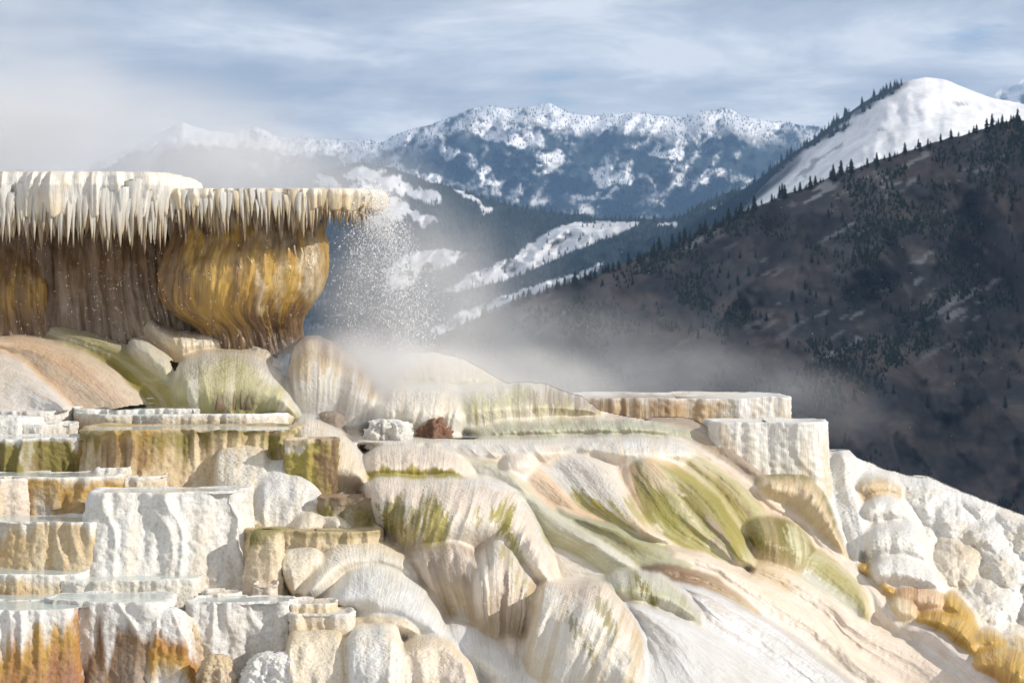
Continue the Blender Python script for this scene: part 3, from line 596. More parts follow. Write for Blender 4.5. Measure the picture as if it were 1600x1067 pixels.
# bulb: a swollen drapery, narrow neck, widest in the middle, undercut foot
def lathe(name, cxs, rows, Yc, dep, stops, jit, alt, amt, mat, wet, parent, flu=.010, e=.85, sfr=11, bl=()):
    sd = 91.0 + len(rows); r = catmull(rows, 110)         # rows: (py, half width px, centre px)
    Wm = r[:, 1].max() / F * Yc; p2, nn, u = plan(1, dep, e, PX / max(r[:, 1]))
    hw = r[:, 1:2] / F * Yc; X = (r[:, 2:3] - 800) / F * Yc + p2[None, :, 0] * hw; Y = Yc + p2[None, :, 1] * hw; Z = -(r[:, :1] - HZ) / F * Yc + 0 * X
    us = u[None] * Wm; vv = np.r_[0, np.cumsum(np.linalg.norm(np.diff(np.stack([X, Y, Z], -1)[:, len(u) // 2], axis=0), axis=1))][:, None] + 0 * X
    off = flu * (1 - 2 * np.abs(vn(us * 24 + .9 * vn(vv * 3, us * 3, 1), vv * .8, sd))) + flu * .5 * vn(us * 40, vv * 2, sd) + .085 * fbm(us * 3.4, vv * 1.6, sd, 4) + .012 * fbm(us * 22, vv * 14, sd, 3)
    X = X + nn[None, :, 0] * off; Y = Y + nn[None, :, 1] * off; Z = Z - .05 * np.abs(vn(us * 14, 2, sd)) * ss(.8, 1, np.linspace(0, 1, 110))[:, None]
    t = np.linspace(0, 1, 110)[:, None] + 0 * X; c = stopcol(t + jit * fbm(us * sfr, vv * .8, sd, 4) * 1.6, stops)
    c = mixc3(c, C(alt) + 0 * c, np.clip(ss(-.02, .35, fbm(us * sfr * 1.5, vv * .7, 4, 4)) * amt, 0, 1))
    c = colourise(c, bl, X / Y * F + 800, HZ - Z / Y * F)
    return grid(name, np.stack([X, Y, Z], -1), mat, np.concatenate([c, np.full(c.shape[:2] + (1,), wet)], -1), np.stack([us + 0 * X, vv], -1), parent=parent)
lathe('bulb', None, [(322, 118, 378), (358, 112, 388), (380, 117, 390), (405, 124, 386), (430, 127, 383), (454, 123, 380), (474, 114, 376), (490, 103, 378), (502, 93, 384), (514, 84, 392), (550, 84, 398)], 20.45, .85,
      [(0, 'brown'), (.14, 'dark'), (.24, 'ochre'), (.42, 'gold'), (.68, 'ochre'), (.84, 'brown'), (1, 'dark')], .2, 'brown', .65, M_WET, .6, led, bl=[(485, 420, 20, 55, 0, 'sand', 1.0), (440, 440, 9, 60, 5, 'sand', .8), (405, 450, 7, 50, 0, 'cream', .5), (330, 470, 30, 50, 0, 'gold', .7), (430, 372, 40, 14, 0, 'tan', .6), (262, 440, 34, 90, 0, 'brown', 1.1), (390, 385, 60, 12, 0, 'dark', .6), (365, 430, 10, 50, 0, 'brown', .7), (310, 430, 8, 60, 0, 'dark', .6), (470, 505, 40, 20, -40, 'brown', .8), (420, 480, 6, 40, 0, 'brown', .7)])
lathe('bulb', None, [(350, 60, 20), (400, 70, 12), (430, 84, 5), (460, 92, 0), (500, 90, 5), (560, 95, 10)], 20.75, .8, [(0, 'dark'), (.3, 'brown'), (.5, 'ochre'), (.8, 'brown'), (1, 'tan')], .15, 'dark', .6, M_WET, .5, led)
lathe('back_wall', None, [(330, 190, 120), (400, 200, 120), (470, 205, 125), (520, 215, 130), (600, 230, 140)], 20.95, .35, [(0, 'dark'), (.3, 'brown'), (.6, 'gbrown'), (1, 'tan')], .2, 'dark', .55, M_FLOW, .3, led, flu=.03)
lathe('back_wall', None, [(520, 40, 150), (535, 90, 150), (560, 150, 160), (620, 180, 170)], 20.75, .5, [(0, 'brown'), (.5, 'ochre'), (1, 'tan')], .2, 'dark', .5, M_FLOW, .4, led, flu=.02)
# stalactites hanging from the lip
def stal_mesh(seed, stops, mat):
    r = np.random.default_rng(seed); n, m = 12, 11; v = np.linspace(0, 1, m)[:, None]; a = np.linspace(0, 2 * math.pi, n + 1)[None]
    rad = (.5 * (1 - v) ** .8 + .05 * (1 - v) + .012) * (1 + .16 * np.sin(3 * a + r.random() * 6) + .12 * np.sin(5 * a + r.random() * 6 + 2 * v)); bend = .16 * r.uniform(-1, 1)
    X = rad * np.cos(a) + bend * v ** 2; Y = rad * np.sin(a) * .6 * ss(-.15, .45, v); Z = -v + 0 * a + .03 * vn(a * 2, v * 4, seed)
    c = stopcol(v + .15 * vn(a * 2, v * 5, seed) + 0 * a, stops)
    return mesh('stalactite', np.stack([X, Y, Z], -1), gridfaces(m, n + 1)[:, ::-1], mat, np.concatenate([c, np.full(c.shape[:2] + (1,), .5)], -1), np.stack([.1 * a + 0 * v, .3 * v + 0 * a], -1))
SW = [stal_mesh(k, ((0, 'white'), (.6, 'ivory'), (1, 'tan')), M_FLOW) for k in range(5)]
ST = [stal_mesh(k + 9, ((0, 'cream'), (.35, 'sand'), (.7, 'tan'), (1, 'brown')), M_FLOW) for k in range(5)]
SB = [stal_mesh(k + 20, ((0, 'brown'), (.5, 'gbrown'), (1, 'brown')), M_FLOW) for k in range(5)]
LO = np.array(led.location)
def stal(px, py, Y, w, h, kinds):
    o = bpy.data.objects.new('stalactite', random.choice(kinds)); o.location = W(px, py, Y) - LO
    o.scale = (w / F * Y, w / F * Y, h / F * Y); o.rotation_euler = (random.uniform(-.05, .05), random.uniform(-.05, .05), random.random() * .8 - .4); link(o, parent=led)
def lipY(px, x0, x1, Y0, D, e):   # front face depth along the lip's plan
    s = np.clip(abs((px - (x0 + x1) / 2) / ((x1 - x0) / 2)), 0, .999); return Y0 + D - D * (1 - s ** (2 / e)) ** (e / 2)
YL = float(Yb(74, .3 * 268 + .7 * 362)) - 2.55; YR = float(Yb(401, .3 * 294 + .7 * 346)) - 2.40
def row(xa, xb, step, fn):
    x = xa
    while x < xb: fn(x); x += random.uniform(*step)
FL_ = lambda x: lipY(x, -120, 268, YL, .95, .38); FR_ = lambda x: lipY(x, 215, 588, YR, .9, .45)
U = random.uniform
row(-6, 262, (7, 13), lambda x: stal(x, 288 + U(-8, 14), FL_(x) - .03, U(10, 22), U(48, 84) * (1.15 if 150 < x < 215 else 1), SW))
row(-4, 262, (5, 10), lambda x: stal(x, 305 + U(-10, 10), FL_(x) - .035, U(5, 11), U(38, 84), SW))
row(-2, 262, (7, 13), lambda x: stal(x, 312 + U(-8, 8), FL_(x) + .03, U(8, 16), U(45, 72) * (1.2 if 150 < x < 250 else 1), SW if U(0, 1) < .6 else ST))
row(0, 262, (8, 14), lambda x: stal(x, 322 + U(-6, 6), YL + .16 + U(0, .2), U(7, 14), U(40, 76), ST))
row(270, 586, (7, 12), lambda x: stal(x, 297 + U(-3, 8), FR_(x) - .02, U(8, 16), U(30, 56), SW if U(0, 1) > .15 + .6 * (x - 272) / 311 else ST))
row(270, 586, (5, 9), lambda x: stal(x, 304 + U(-5, 8), FR_(x) - .02, U(4, 9), U(28, 62) * (1 if x < 500 else .8), SW if U(0, 1) > .3 + .4 * (x - 272) / 311 else ST))
row(272, 570, (6, 11), lambda x: stal(x, 312 + U(-6, 6), FR_(x) + .08, U(6, 12), U(40, 68) * (1 if x < 500 else .75), ST if U(0, 1) < .6 else SB))
row(268, 548, (8, 13), lambda x: stal(x, 318 + U(-6, 6), YR + .22 + U(0, .2), U(7, 13), U(40, 66) * (1 if x < 490 else .7), ST if U(0, 1) < .35 else SB))
x = 10.0
while x < 520: stal(x, 338 + random.uniform(-8, 8), YR + .4 + random.random() * .25, random.uniform(9, 15), random.uniform(25, 45), SB); x += random.uniform(12, 20)

for q, (sx, sh, sw) in enumerate([(343, 20, 8), (366, 24, 4), (377, 26, 5), (388, 17, 6)]):
    o = bpy.data.objects.new('rock_spike', stal_mesh(60 + q, ((0, 'brown'), (1, 'gbrown')), M_DRY)); o.location = W(sx, 640 - sh, 18.45) - np.array([0, 0, sh / F * 18.5]); o.rotation_euler = (math.pi, 0, q)
    o.scale = (sw * 2 / F * 18.5, sw * 2 / F * 18.5, (sh + 6) / F * 18.5)
    link(o, label='tiny brown rock spike standing before the pale green mound, ' + ['leftmost and broadest of four', 'second from left, thin', 'third from left, tallest', 'rightmost of four'][q], cat='rock spike', group='small rock spikes')

# ================================================================ left terraces (far to near)
T = 'terrace'
def TE(label, *a, **k):
    k.setdefault('rim', 'white'); return form('travertine_terrace', label, T, *a, **k)
SN = dict(lob=(.06, 2.5), flu=(.016, 13), bmp=.008, flare=.03, e=.45, dep=.9, maxD=.8)
st1 = ((0, 'white'), (.5, 'pink'), (1, 'tan'))
TE('thin snowy step at the very top of the left stairs', -60, 268, 619, 645, dY=.35, water=True, stops=st1, base=SN)
TE('short snowy step at the top right of the left stairs', 195, 298, 622, 648, dY=.2, stops=st1, base=SN)
TE('pale snowy step just below the topmost ones on the left stairs', 180, 320, 629, 650, dY=.1, stops=st1, base=SN)
TE('flat wet shelf with shallow pool before the green mound', 300, 458, 640, 672, dY=.35, stops=((0, 'white'), (.4, 'tan'), (1, 'moss')), water=True, base=dict(SN, maxD=1.4, dep=1.6))
TE('broken snowy step at the left with pinkish face', -60, 166, 635, 668, dY=-.05, water=True, stops=st1, alt='tan', base=SN)
TE('long snowy step crossing the middle of the left stairs', 95, 335, 638, 668, dY=-.15, water=True, stops=st1, alt='tan', amt=.4, base=SN)
TE('pinkish lump like step on the left stairs, left of its long step', -50, 104, 643, 680, dY=-.2, water=True, stops=((0, 'white'), (.4, 'pink'), (1, 'tan')), alt='tan', base=SN)
TE('olive edged step running right to the cream boulder', 110, 448, 648, 690, dY=-.25, water=True, stops=((0, 'ivory'), (.35, 'tan'), (.7, 'olive'), (1, 'brown')), alt='olive', amt=.6, base=SN)
TE('white snow lump step at the far left edge', -50, 46, 653, 700, dY=-.45, stops=((0, 'white'), (1, 'white')), base=SN)
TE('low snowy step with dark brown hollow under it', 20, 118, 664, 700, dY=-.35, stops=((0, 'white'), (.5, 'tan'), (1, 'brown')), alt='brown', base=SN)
WL = dict(lob=(.09, 1.7), flu=(.028, 9), bmp=.008, e=.42, dep=.5, maxD=.7)
TE('tall cream wall with olive brown stains in the left stairs', 120, 460, 672, 800, dY=-.22, flare=.13, water=True, stops=((0, 'olive'), (.16, 'tan'), (.45, 'sand'), (1, 'ivory')), jit=.3, alt='tan', amt=.6, bl=[(205, 700, 60, 40, 0, 'ochre', .8), (185, 715, 48, 38, 0, 'brown', .9), (270, 690, 40, 12, 0, 'olive', .6), (400, 685, 60, 10, 0, 'moss', .5)], rim='tan', base=WL)
TE('olive brown stained block with white rim at the left edge', -60, 152, 685, 770, dY=-.32, flare=.06, water=True, stops=((0, 'white'), (.1, 'olive'), (.45, 'olive'), (.8, 'tan'), (1, 'cream')), jit=.2, alt='brown', amt=.55, bl=[(135, 700, 16, 40, 0, 'ochre', .8), (45, 715, 10, 40, 0, 'ivory', .6)], base=WL)
TE('small tan shelf stuck on the stained wall', 152, 208, 731, 765, dY=-.45, flare=.02, stops=((0, 'ivory'), (.5, 'tan'), (1, 'tan')), base=SN)
TE('short tan shelf right of the broad tan step', 165, 262, 744, 800, dY=-.42, flare=.03, stops=((0, 'ivory'), (.3, 'sand'), (1, 'tan')), alt='tan', base=SN)
TE('broad tan step with white lower streak at the left edge', -60, 180, 745, 835, dY=-.42, flare=.10, water=True, stops=((0, 'ivory'), (.12, 'ochre'), (.5, 'tan'), (1, 'ivory')), jit=.3, alt='brown', amt=.4, bl=[(65, 790, 14, 30, 0, 'white', .8)], base=WL)
TE('small pinkish block at the left edge beside the broad tan step', -50, 28, 748, 830, dY=-.6, flare=.06, stops=((0, 'pink'), (1, 'pink')), alt='tan', base=WL)
TE('big white block with grey left side and flared foot', 145, 384, 769, 955, dY=-.38, flare=.22, lob=(.14, 1.9), flu=(.035, 7), bmp=.008, e=.24, dep=.42, maxD=.6, water=True, stops=((0, 'white'), (.5, 'white'), (1, 'pink')), alt='cream', amt=.4)
TE('tan block with flared foot left of the big white block', -60, 186, 814, 925, dY=-.50, flare=.24, water=True, stops=((0, 'ivory'), (.08, 'tan'), (.5, 'sand'), (1, 'ivory')), jit=.2, alt='ochre', amt=.4, lob=(.10, 1.8), flu=(.028, 9), bmp=.008, e=.42, dep=.5, maxD=.7, bl=[(20, 860, 16, 60, 0, 'ochre', .5)])
TE('low orange stained step at the far left', -60, 132, 897, 945, dY=-.60, flare=.04, water=True, stops=((0, 'white'), (.2, 'tan'), (.6, 'orange'), (1, 'cream')), alt='cream', amt=.7, base=SN)
TE('low white step below the big white block', 55, 322, 906, 960, dY=-.52, flare=.05, stops=((0, 'ivory'), (1, 'ivory')), alt='tan', amt=.4, water=True, base=SN)
TE('small cream ledge at the foot of the big white block', 325, 366, 926, 960, dY=-.5, flare=.02, stops=((0, 'cream'), (1, 'ivory')), base=SN)

# front row
pl = W(np.array([-80, 330, 300, -80]), 0, 1); zz = -1.975
pw = bpy.data.objects.new('pool_water', mesh('pool_water', [(-3.6, 14.93, zz), (-2.75, 14.93, zz), (-2.2, 15.2, zz), (-2.12, 15.6, zz), (-3.6, 16.2, zz)], [(0, 1, 2, 3, 4)], M_WATER)); link(pw, kind='structure')
FR = dict(lob=(.10, 1.9), flu=(.028, 9), bmp=.008, e=.36, dep=.6, maxD=.45)
TE('dark brown stained block with snowy rim behind the orange one', 70, 248, 938, 1110, dY=-.42, flare=.10, water=True, stops=((0, 'white'), (.12, 'white'), (.22, 'brown'), (.5, 'gbrown'), (1, 'dark')), jit=.26, alt='dark', amt=.6, base=FR)
TE('orange streaked block with white rim in the lower left corner', -70, 130, 951, 1120, dY=-.60, flare=.10, water=True, stops=((0, 'white'), (.12, 'white'), (.26, 'ochre'), (.5, 'rust'), (1, 'brown')), jit=.22, alt='orange', amt=.6, bl=[(125, 1000, 14, 60, 0, 'orange', .9), (140, 1055, 8, 30, 0, 'white', .8)], base=FR)
form('travertine_mound', 'white buttress with orange crown at the dark block right corner', 'rock mound', 222, 300, 948, 1120, 'dome', dY=-.45, pr=.5, e=.8, flare=.05, bmp=.008, flu=(.03, 10), stops=((0, 'white'), (.2, 'white'), (.3, 'orange'), (.42, 'ochre'), (.6, 'white'), (1, 'white')), jit=.16, alt='ochre', amt=.35)
form('travertine_mound', 'rust orange crusted lobe beside the white buttress', 'rock mound', 262, 318, 962, 1120, 'dome', dY=-.25, pr=.5, e=.8, flare=.05, bmp=.009, flu=(.03, 10), stops=((0, 'ivory'), (.15, 'tan'), (.4, 'orange'), (1, 'ochre')), alt='ivory', amt=.5, lean=14)
TE('white pool block right of the orange lobe', 298, 457, 941, 1060, dY=-.45, flare=.03, stops=((0, 'white'), (1, 'white')), alt='cream', amt=.3, water=True, base=dict(FR, maxD=.6, e=.3))
form('travertine_rock', 'small brown and orange crusted rock at the bottom edge', 'rock', 308, 374, 1022, 1110, 'dome', dY=-.55, pr=.6, e=.8, bmp=.02, stops=((0, 'tan'), (.3, 'brown'), (.6, 'orange'), (1, 'tan')), alt='ivory', amt=.5)
form('travertine_rock', 'knobbly snow white rock at the bottom edge', 'rock', 376, 486, 1018, 1110, 'dome', dY=-.62, pr=.6, e=.8, bmp=.024, lob=(.08, 3), stops=((0, 'white'), (1, 'white')))

# ================================================================ drapes under the ledge
def D(label, A, B, **k): return patch(k.pop('name', 'travertine_drape'), label, A, B, **k)
D('brown topped mound in steam directly under the golden bulb', [(450, 580), (458, 545), (472, 527), (490, 524), (510, 530), (535, 545), (555, 560), (577, 583), (593, 615), (598, 645)], [(452, 640), (462, 660), (480, 668), (500, 670), (520, 670), (540, 670), (560, 668), (575, 664), (590, 658), (598, 652)], bulge=.35, dY=.15, stops=((0, 'brown'), (.2, 'tan'), (.45, 'ivory'), (1, 'white')), jit=.2, alt='brown', amt=.45, bl=[(470, 560, 20, 40, 0, 'tan', .7)])
D('cream ridge with a small peak below the golden bulb', [(210, 512), (233, 492), (255, 507), (295, 515), (351, 519), (400, 533), (424, 552), (427, 564)], [(222, 530), (245, 550), (281, 566), (310, 562), (340, 560), (380, 560), (410, 566), (425, 570)], bulge=.22, dY=.05, stops=((0, 'ivory'), (.5, 'cream'), (1, 'sand')), alt='sand', amt=.5)
D('cream and olive green drape sloping down under the left end of the ledge', [(-60, 470), (0, 478), (42, 487), (76, 490), (112, 507), (152, 522), (197, 539), (239, 564), (270, 586), (293, 610), (308, 640)], [(-60, 535), (0, 535), (42, 536), (84, 547), (126, 561), (169, 583), (190, 598), (205, 610), (218, 622), (226, 630), (232, 645)], flow='u', bulge=.3, dY=-.05, ul=0, ur=0, stops=((0, 'pink'), (.35, 'ivory'), (.5, 'pale'), (.62, 'moss'), (1, 'moss')), jit=.1, alt='ivory', amt=.3, wet=.5, cst=((0, 'ivory'), (.2, 'pale'), (.6, 'moss'), (1, 'olive')))
D('small pale rounded mound between the two green drapes', [(198, 540), (205, 528), (225, 530), (245, 545), (262, 562), (274, 585)], [(232, 590), (245, 605), (258, 615), (266, 618), (272, 612), (276, 598)], bulge=.2, dY=.0, stops=((0, 'ivory'), (.6, 'pale'), (1, 'pale')))
D('large pale green streaked mound below the cream ridge', [(270, 600), (282, 566), (310, 555), (340, 550), (375, 550), (405, 558), (435, 580), (455, 611), (467, 645)], [(268, 640), (285, 652), (310, 657), (340, 660), (370, 662), (400, 662), (430, 660), (450, 658), (468, 655)], bulge=.4, dY=-.1, vr=.5, flu=(.012, 8), stops=((0, 'ivory'), (.2, 'pale'), (1, 'moss')), jit=.2, alt='ivory', amt=.7, wet=.5, sf=6)
D('peach orange smooth drape in front of the green one at the left edge', [(-60, 518), (0, 523), (42, 524), (84, 535), (126, 549), (169, 571), (197, 595), (230, 630)], [(-60, 575), (0, 562), (30, 580), (55, 605), (75, 620), (90, 630), (105, 640), (120, 650)], flow='u', bulge=.32, dY=-.3, ul=0, ur=0, stops=((0, 'peach'), (.5, 'peach'), (1, 'pink')), alt='cream', amt=.5, wet=.4, cst=((0, 'pink'), (.3, 'peach'), (1, 'peach')))
D('pinkish white drape at the left edge just above the snowy steps', [(-60, 545), (0, 550), (30, 563), (60, 590), (85, 612), (110, 640)], [(-60, 640), (-20, 645), (10, 648), (30, 648), (60, 650), (90, 652)], flow='u', bulge=.3, dY=-.5, ul=0, ur=0, stops=((0, 'pink'), (1, 'white')), alt='peach', amt=.35, wet=.3)

# ================================================================ pedestal, boulders and domes left of the centre
D('smooth cream boulder like mound behind the dark pedestal', [(452, 668), (470, 655), (512, 665), (540, 680), (561, 705), (574, 737), (576, 758)], [(465, 795), (500, 790), (525, 785), (545, 780), (558, 776), (567, 768), (575, 762)], bulge=.4, dY=-.05, vr=.5, name='travertine_mound', stops=((0, 'ivory'), (.3, 'cream'), (1, 'cream')), alt='peach', amt=.3, flu=(.005, 9))
form('travertine_pedestal', 'pedestal half mossy green and half dark brown', 'rock', 446, 528, 687, 800, dY=-.45, flare=-.06, e=.5, dep=.8, lob=(.04, 3), flu=(.014, 8), bmp=.012, stops=((0, 'ivory'), (.05, 'moss'), (1, 'moss')), alt='ochre', amt=.4, bl=[(517, 735, 26, 62, 0, 'brown', 1.3), (517, 735, 24, 60, 0, 'dark', .5)], rim='tan')
R_ = dict(mat=M_DRY, bmp=.006, flu=(.012, 8), lob=(.06, 3.5), wet=.1)
D('cream flared buttress on the wall left of the white rounded one', [(335, 690), (345, 678), (380, 676), (405, 680), (418, 700)], [(330, 830), (350, 838), (380, 840), (400, 838), (425, 832)], bulge=.16, dY=-.38, up=.4, name='travertine_mound', vr=.15, stops=((0, 'sand'), (.3, 'ivory'), (1, 'cream')), alt='sand', amt=.4, **R_)
D('smooth white rounded buttress at the right end of the cream wall', [(402, 745), (414, 718), (436, 707), (460, 716), (484, 740), (502, 768), (507, 788)], [(396, 832), (412, 836), (430, 836), (450, 834), (470, 822), (490, 808), (506, 796)], bulge=.3, dY=-.42, up=.35, name='travertine_mound', vr=.45, stops=((0, 'white'), (.7, 'white'), (1, 'cream')), alt='cream', amt=.3, **dict(R_, bmp=.004, flu=(.005, 8)))
TE('brown topped pedestal between white buttress and peach mound', 498, 592, 778, 850, dY=-.35, flare=.0, e=.5, dep=.8, lob=(.04, 3), bmp=.009, stops=((0, 'gbrown'), (.2, 'olive'), (.5, 'tan'), (1, 'ivory')), alt='ivory', amt=.5, rim='brown')
D('pale cone of crust leaning on the brown topped pedestal', [(455, 826), (475, 800), (505, 788), (525, 795), (545, 812), (560, 828)], [(450, 838), (475, 840), (500, 840), (520, 840), (540, 840), (562, 838)], bulge=.12, dY=-.52, name='travertine_mound', vr=.8, stops=((0, 'cream'), (1, 'ivory')), alt='sand', amt=.4, **R_)
TE('cream ledge with olive crumbled rim above the great white dome', 385, 592, 829, 900, dY=-.42, flare=.02, e=.45, dep=.6, lob=(.05, 3), bmp=.008, stops=((0, 'olive'), (.15, 'sand'), (.5, 'cream'), (1, 'ivory')), alt='olive', amt=.4, rim='tan')
D('great smooth white dome in the lower centre left', [(466, 925), (478, 898), (500, 862), (520, 838), (560, 831), (592, 836), (620, 853), (644, 878), (660, 905)], [(475, 945), (490, 945), (510, 940), (540, 920), (570, 912), (600, 912), (630, 914), (648, 914), (662, 912)], bulge=.36, dY=-.38, name='travertine_mound', vr=.7, flu=(.003, 8), lob=(.015, 3), stops=((0, 'sand'), (.15, 'cream'), (.5, 'ivory'), (1, 'ivory')), alt='cream', amt=.2, bmp=.002, wet=.2)
D('smooth white dome bulging in front of the great one', [(505, 940), (530, 906), (556, 885), (580, 877), (606, 882), (637, 897), (662, 918), (681, 942), (694, 972), (714, 1018)], [(505, 950), (530, 970), (556, 985), (580, 995), (605, 1000), (630, 1008), (655, 1015), (680, 1020), (700, 1022), (716, 1024)], bulge=.5, dY=-.42, name='travertine_mound', vr=.8, flu=(.003, 8), lob=(.015, 3), stops=((0, 'ivory'), (.2, 'white'), (1, 'white')), alt='ivory', amt=.2, bmp=.002, wet=.2)
form('travertine_mound', 'cream lumpy column right of the big white block', 'rock mound', 384, 452, 826, 950, 'dome', dY=-.50, pr=.35, e=.7, bmp=.008, lob=(.07, 3), stops=((0, 'olive'), (.1, 'sand'), (.5, 'cream'), (1, 'ivory')), alt='sand', amt=.4)
D('small heart shaped cream knob under the crumbled ledge', [(436, 880), (442, 858), (462, 850), (490, 850), (504, 862), (500, 882)], [(440, 905), (450, 925), (462, 935), (474, 925), (488, 905), (498, 890)], bulge=.22, dY=-.66, up=.45, name='travertine_mound', stops=((0, 'ivory'), (1, 'cream')), alt='tan', amt=.3, **R_)
form('travertine_rock', 'small pinkish block at the foot of the cream column', 'rock', 394, 436, 912, 955, 'terrace', dY=-.52, e=.5, bmp=.009, stops=((0, 'pink'), (1, 'pink')), alt='tan')
TE('thin cream step at the foot of the white domes', 452, 520, 943, 975, dY=-.72, stops=((0, 'sand'), (1, 'cream')), base=SN)
TE('crumbled cream step below the thin one', 452, 545, 958, 990, dY=-.78, stops=((0, 'ivory'), (.5, 'sand'), (1, 'cream')), base=SN)
D('long low tan ledge running into the front white dome', [(528, 968), (560, 960), (600, 961), (630, 966), (660, 985)], [(530, 985), (560, 988), (600, 990), (630, 994), (662, 998)], bulge=.16, dY=-.80, name='travertine_terrace', cat='terrace', stops=((0, 'sand'), (.4, 'cream'), (1, 'ivory')), **R_)
D('cream block at the bottom, left of the greyish fluted one', [(446, 1010), (452, 984), (490, 978), (530, 980), (545, 1000)], [(440, 1110), (460, 1115), (490, 1118), (525, 1115), (550, 1110)], bulge=.32, dY=-.62, up=.45, name='travertine_terrace', cat='terrace', vr=.12, stops=((0, 'sand'), (.15, 'cream'), (1, 'ivory')), alt='sand', amt=.4, **R_)
D('greyish white fluted block at the bottom edge', [(542, 1005), (548, 982), (575, 976), (612, 978), (625, 1000), (632, 1030)], [(545, 1110), (560, 1116), (580, 1118), (600, 1116), (615, 1112), (628, 1105)], bulge=.32, dY=-.72, up=.45, name='travertine_terrace', cat='terrace', vr=.12, stops=((0, 'ivory'), (.3, 'white'), (1, 'white')), alt='cream', amt=.3, **R_)
D('pinkish rounded block at the bottom right of the fluted one', [(622, 1040), (630, 1005), (655, 992), (690, 992), (715, 1012), (738, 1045), (748, 1070)], [(615, 1110), (640, 1116), (665, 1118), (690, 1116), (715, 1112), (735, 1106), (752, 1098)], bulge=.32, dY=-.66, up=.45, name='travertine_mound', vr=.2, stops=((0, 'sand'), (.2, 'pink'), (1, 'ivory')), alt='cream', **R_)
SM = dict(flu=(.003, 8), lob=(.02, 3), bmp=.002, name='travertine_mound', vr=.7)
D('smooth white hump beside the pinkish block', [(688, 985), (703, 970), (735, 978), (768, 996), (800, 1016), (822, 1038)], [(712, 1045), (735, 1065), (755, 1080), (780, 1090), (805, 1090), (828, 1075)], bulge=.26, dY=-.34, stops=((0, 'white'), (1, 'white')), **SM)
D('low bluish white flat hump at the bottom centre', [(770, 1055), (790, 1036), (850, 1033), (895, 1038), (925, 1055), (945, 1085)], [(760, 1105), (800, 1112), (850, 1115), (890, 1112), (925, 1108), (950, 1100)], bulge=.26, dY=-.36, stops=((0, 'white'), (1, 'white')), **SM)

# ================================================================ centre: steaming pool and the great mound
pool_z = -(684 - HZ) / F * 18.15
a = np.linspace(0, 2 * math.pi, 60, endpoint=False); px_ = np.sign(np.cos(a)) * np.abs(np.cos(a)) ** .8; py_ = np.sin(a)
q = np.stack([-.40 + .95 * px_, 19.3 + 1.15 * py_, 0 * a + pool_z], -1); q = np.concatenate([q, [[-.40, 19.3, pool_z]]])
o = bpy.data.objects.new('spring_pool', mesh('spring_pool', q, [(k, (k + 1) % 60, 60) for k in range(60)], M_WATER)); link(o, kind='structure')
gx_, gy_ = np.meshgrid(np.arange(555, 905, 3.), np.arange(656, 694, 3.)); ok_ = inpoly(gx_, gy_, [(556, 692), (575, 668), (620, 658), (700, 656), (760, 668), (900, 684), (880, 690), (720, 693)])
gy2 = np.clip(gy_, np.interp(gx_, [556, 575, 620, 700, 760, 900], [690, 668, 658, 656, 668, 685]), 692)
field_grid('pool_bed', None, None, gx_, gy2, -(pool_z - .012) * F / (gy2 - HZ), C('ivory') + 0 * W(gx_, gy2, 1), gx_ * .005, gy_ * .005, M_FLOW, .5, kind='structure', force=True)
form('spring_rock', 'reddish brown jagged rock standing in the steaming pool', 'rock', 659, 700, 648, 682, 'dome', dY=-.3, pr=.85, e=.9, flare=0., lob=(.05, 18), flu=(.03, 22), bmp=.03, stops=((0, (.24, .12, .075)), (1, (.2, .1, .06))), alt='dark', sink=.05)
form('spring_rock', 'crumbled pale grey rock in the steaming pool', 'rock', 574, 636, 655, 694, 'dome', dY=-.3, pr=.6, e=.8, flare=0., lob=(.05, 10), flu=(.03, 16), bmp=.03, stops=((0, 'white'), (1, 'grey')), sink=.05)
form('spring_rock', 'dim brownish rock in steam at the pool back left', 'rock', 496, 540, 642, 668, 'dome', dY=-.15, pr=.6, e=.8, flare=0., bmp=.02, lob=(.02, 8), stops=((0, 'gbrown'), (1, 'gbrown')), sink=.05)
def MD(label, A, B, **k): return patch('travertine_mound', label, A, B, **k)
MD('peach dome in steam behind the pool, highest of the back mounds', [(595, 580), (630, 556), (662, 550), (709, 558), (741, 569), (764, 585), (796, 600)], [(600, 615), (640, 620), (680, 622), (720, 620), (750, 614), (775, 608), (798, 604)], bulge=.4, dY=.2, vr=.7, stops=((0, 'ivory'), (.4, 'cream'), (.7, 'pale'), (1, 'ivory')), jit=.2, alt='cream')
MD('pale green streaked mound right of the white steaming one', [(700, 612), (750, 600), (800, 598), (850, 601), (880, 612), (910, 622), (938, 642)], [(710, 675), (760, 676), (800, 672), (840, 666), (870, 662), (905, 656), (940, 652)], bulge=.3, dY=.05, vr=.6, stops=((0, 'ivory'), (.4, 'pale'), (1, 'ivory')), jit=.25, alt='moss', amt=.35, bl=[(870, 622, 50, 20, 15, 'gbrown', 1.0), (915, 640, 30, 12, 15, 'gbrown', .9)])
MD('white steaming mound behind the red brown rock', [(588, 618), (620, 600), (660, 598), (700, 600), (717, 612), (726, 645)], [(585, 680), (620, 686), (650, 688), (680, 688), (705, 685), (727, 676)], bulge=.35, dY=.1, vr=.5, stops=((0, 'ivory'), (1, 'ivory')), alt='cream')
TE('long brown to white terrace on the skyline in front of the dark ridge', 885, 1236, 622, 690, dY=.35, flare=.02, e=.30, dep=.6, maxD=.8, lob=(.07, 3), flu=(.012, 11), bmp=.007, stops=((0, 'ivory'), (.12, 'tan'), (1, 'tan')), alt='ivory', amt=.6, bl=[(970, 640, 95, 26, 0, 'brown', .9), (1080, 635, 50, 20, 0, 'orange', .35), (1190, 640, 62, 30, 0, 'white', 1.2)], mat=M_FLOW)
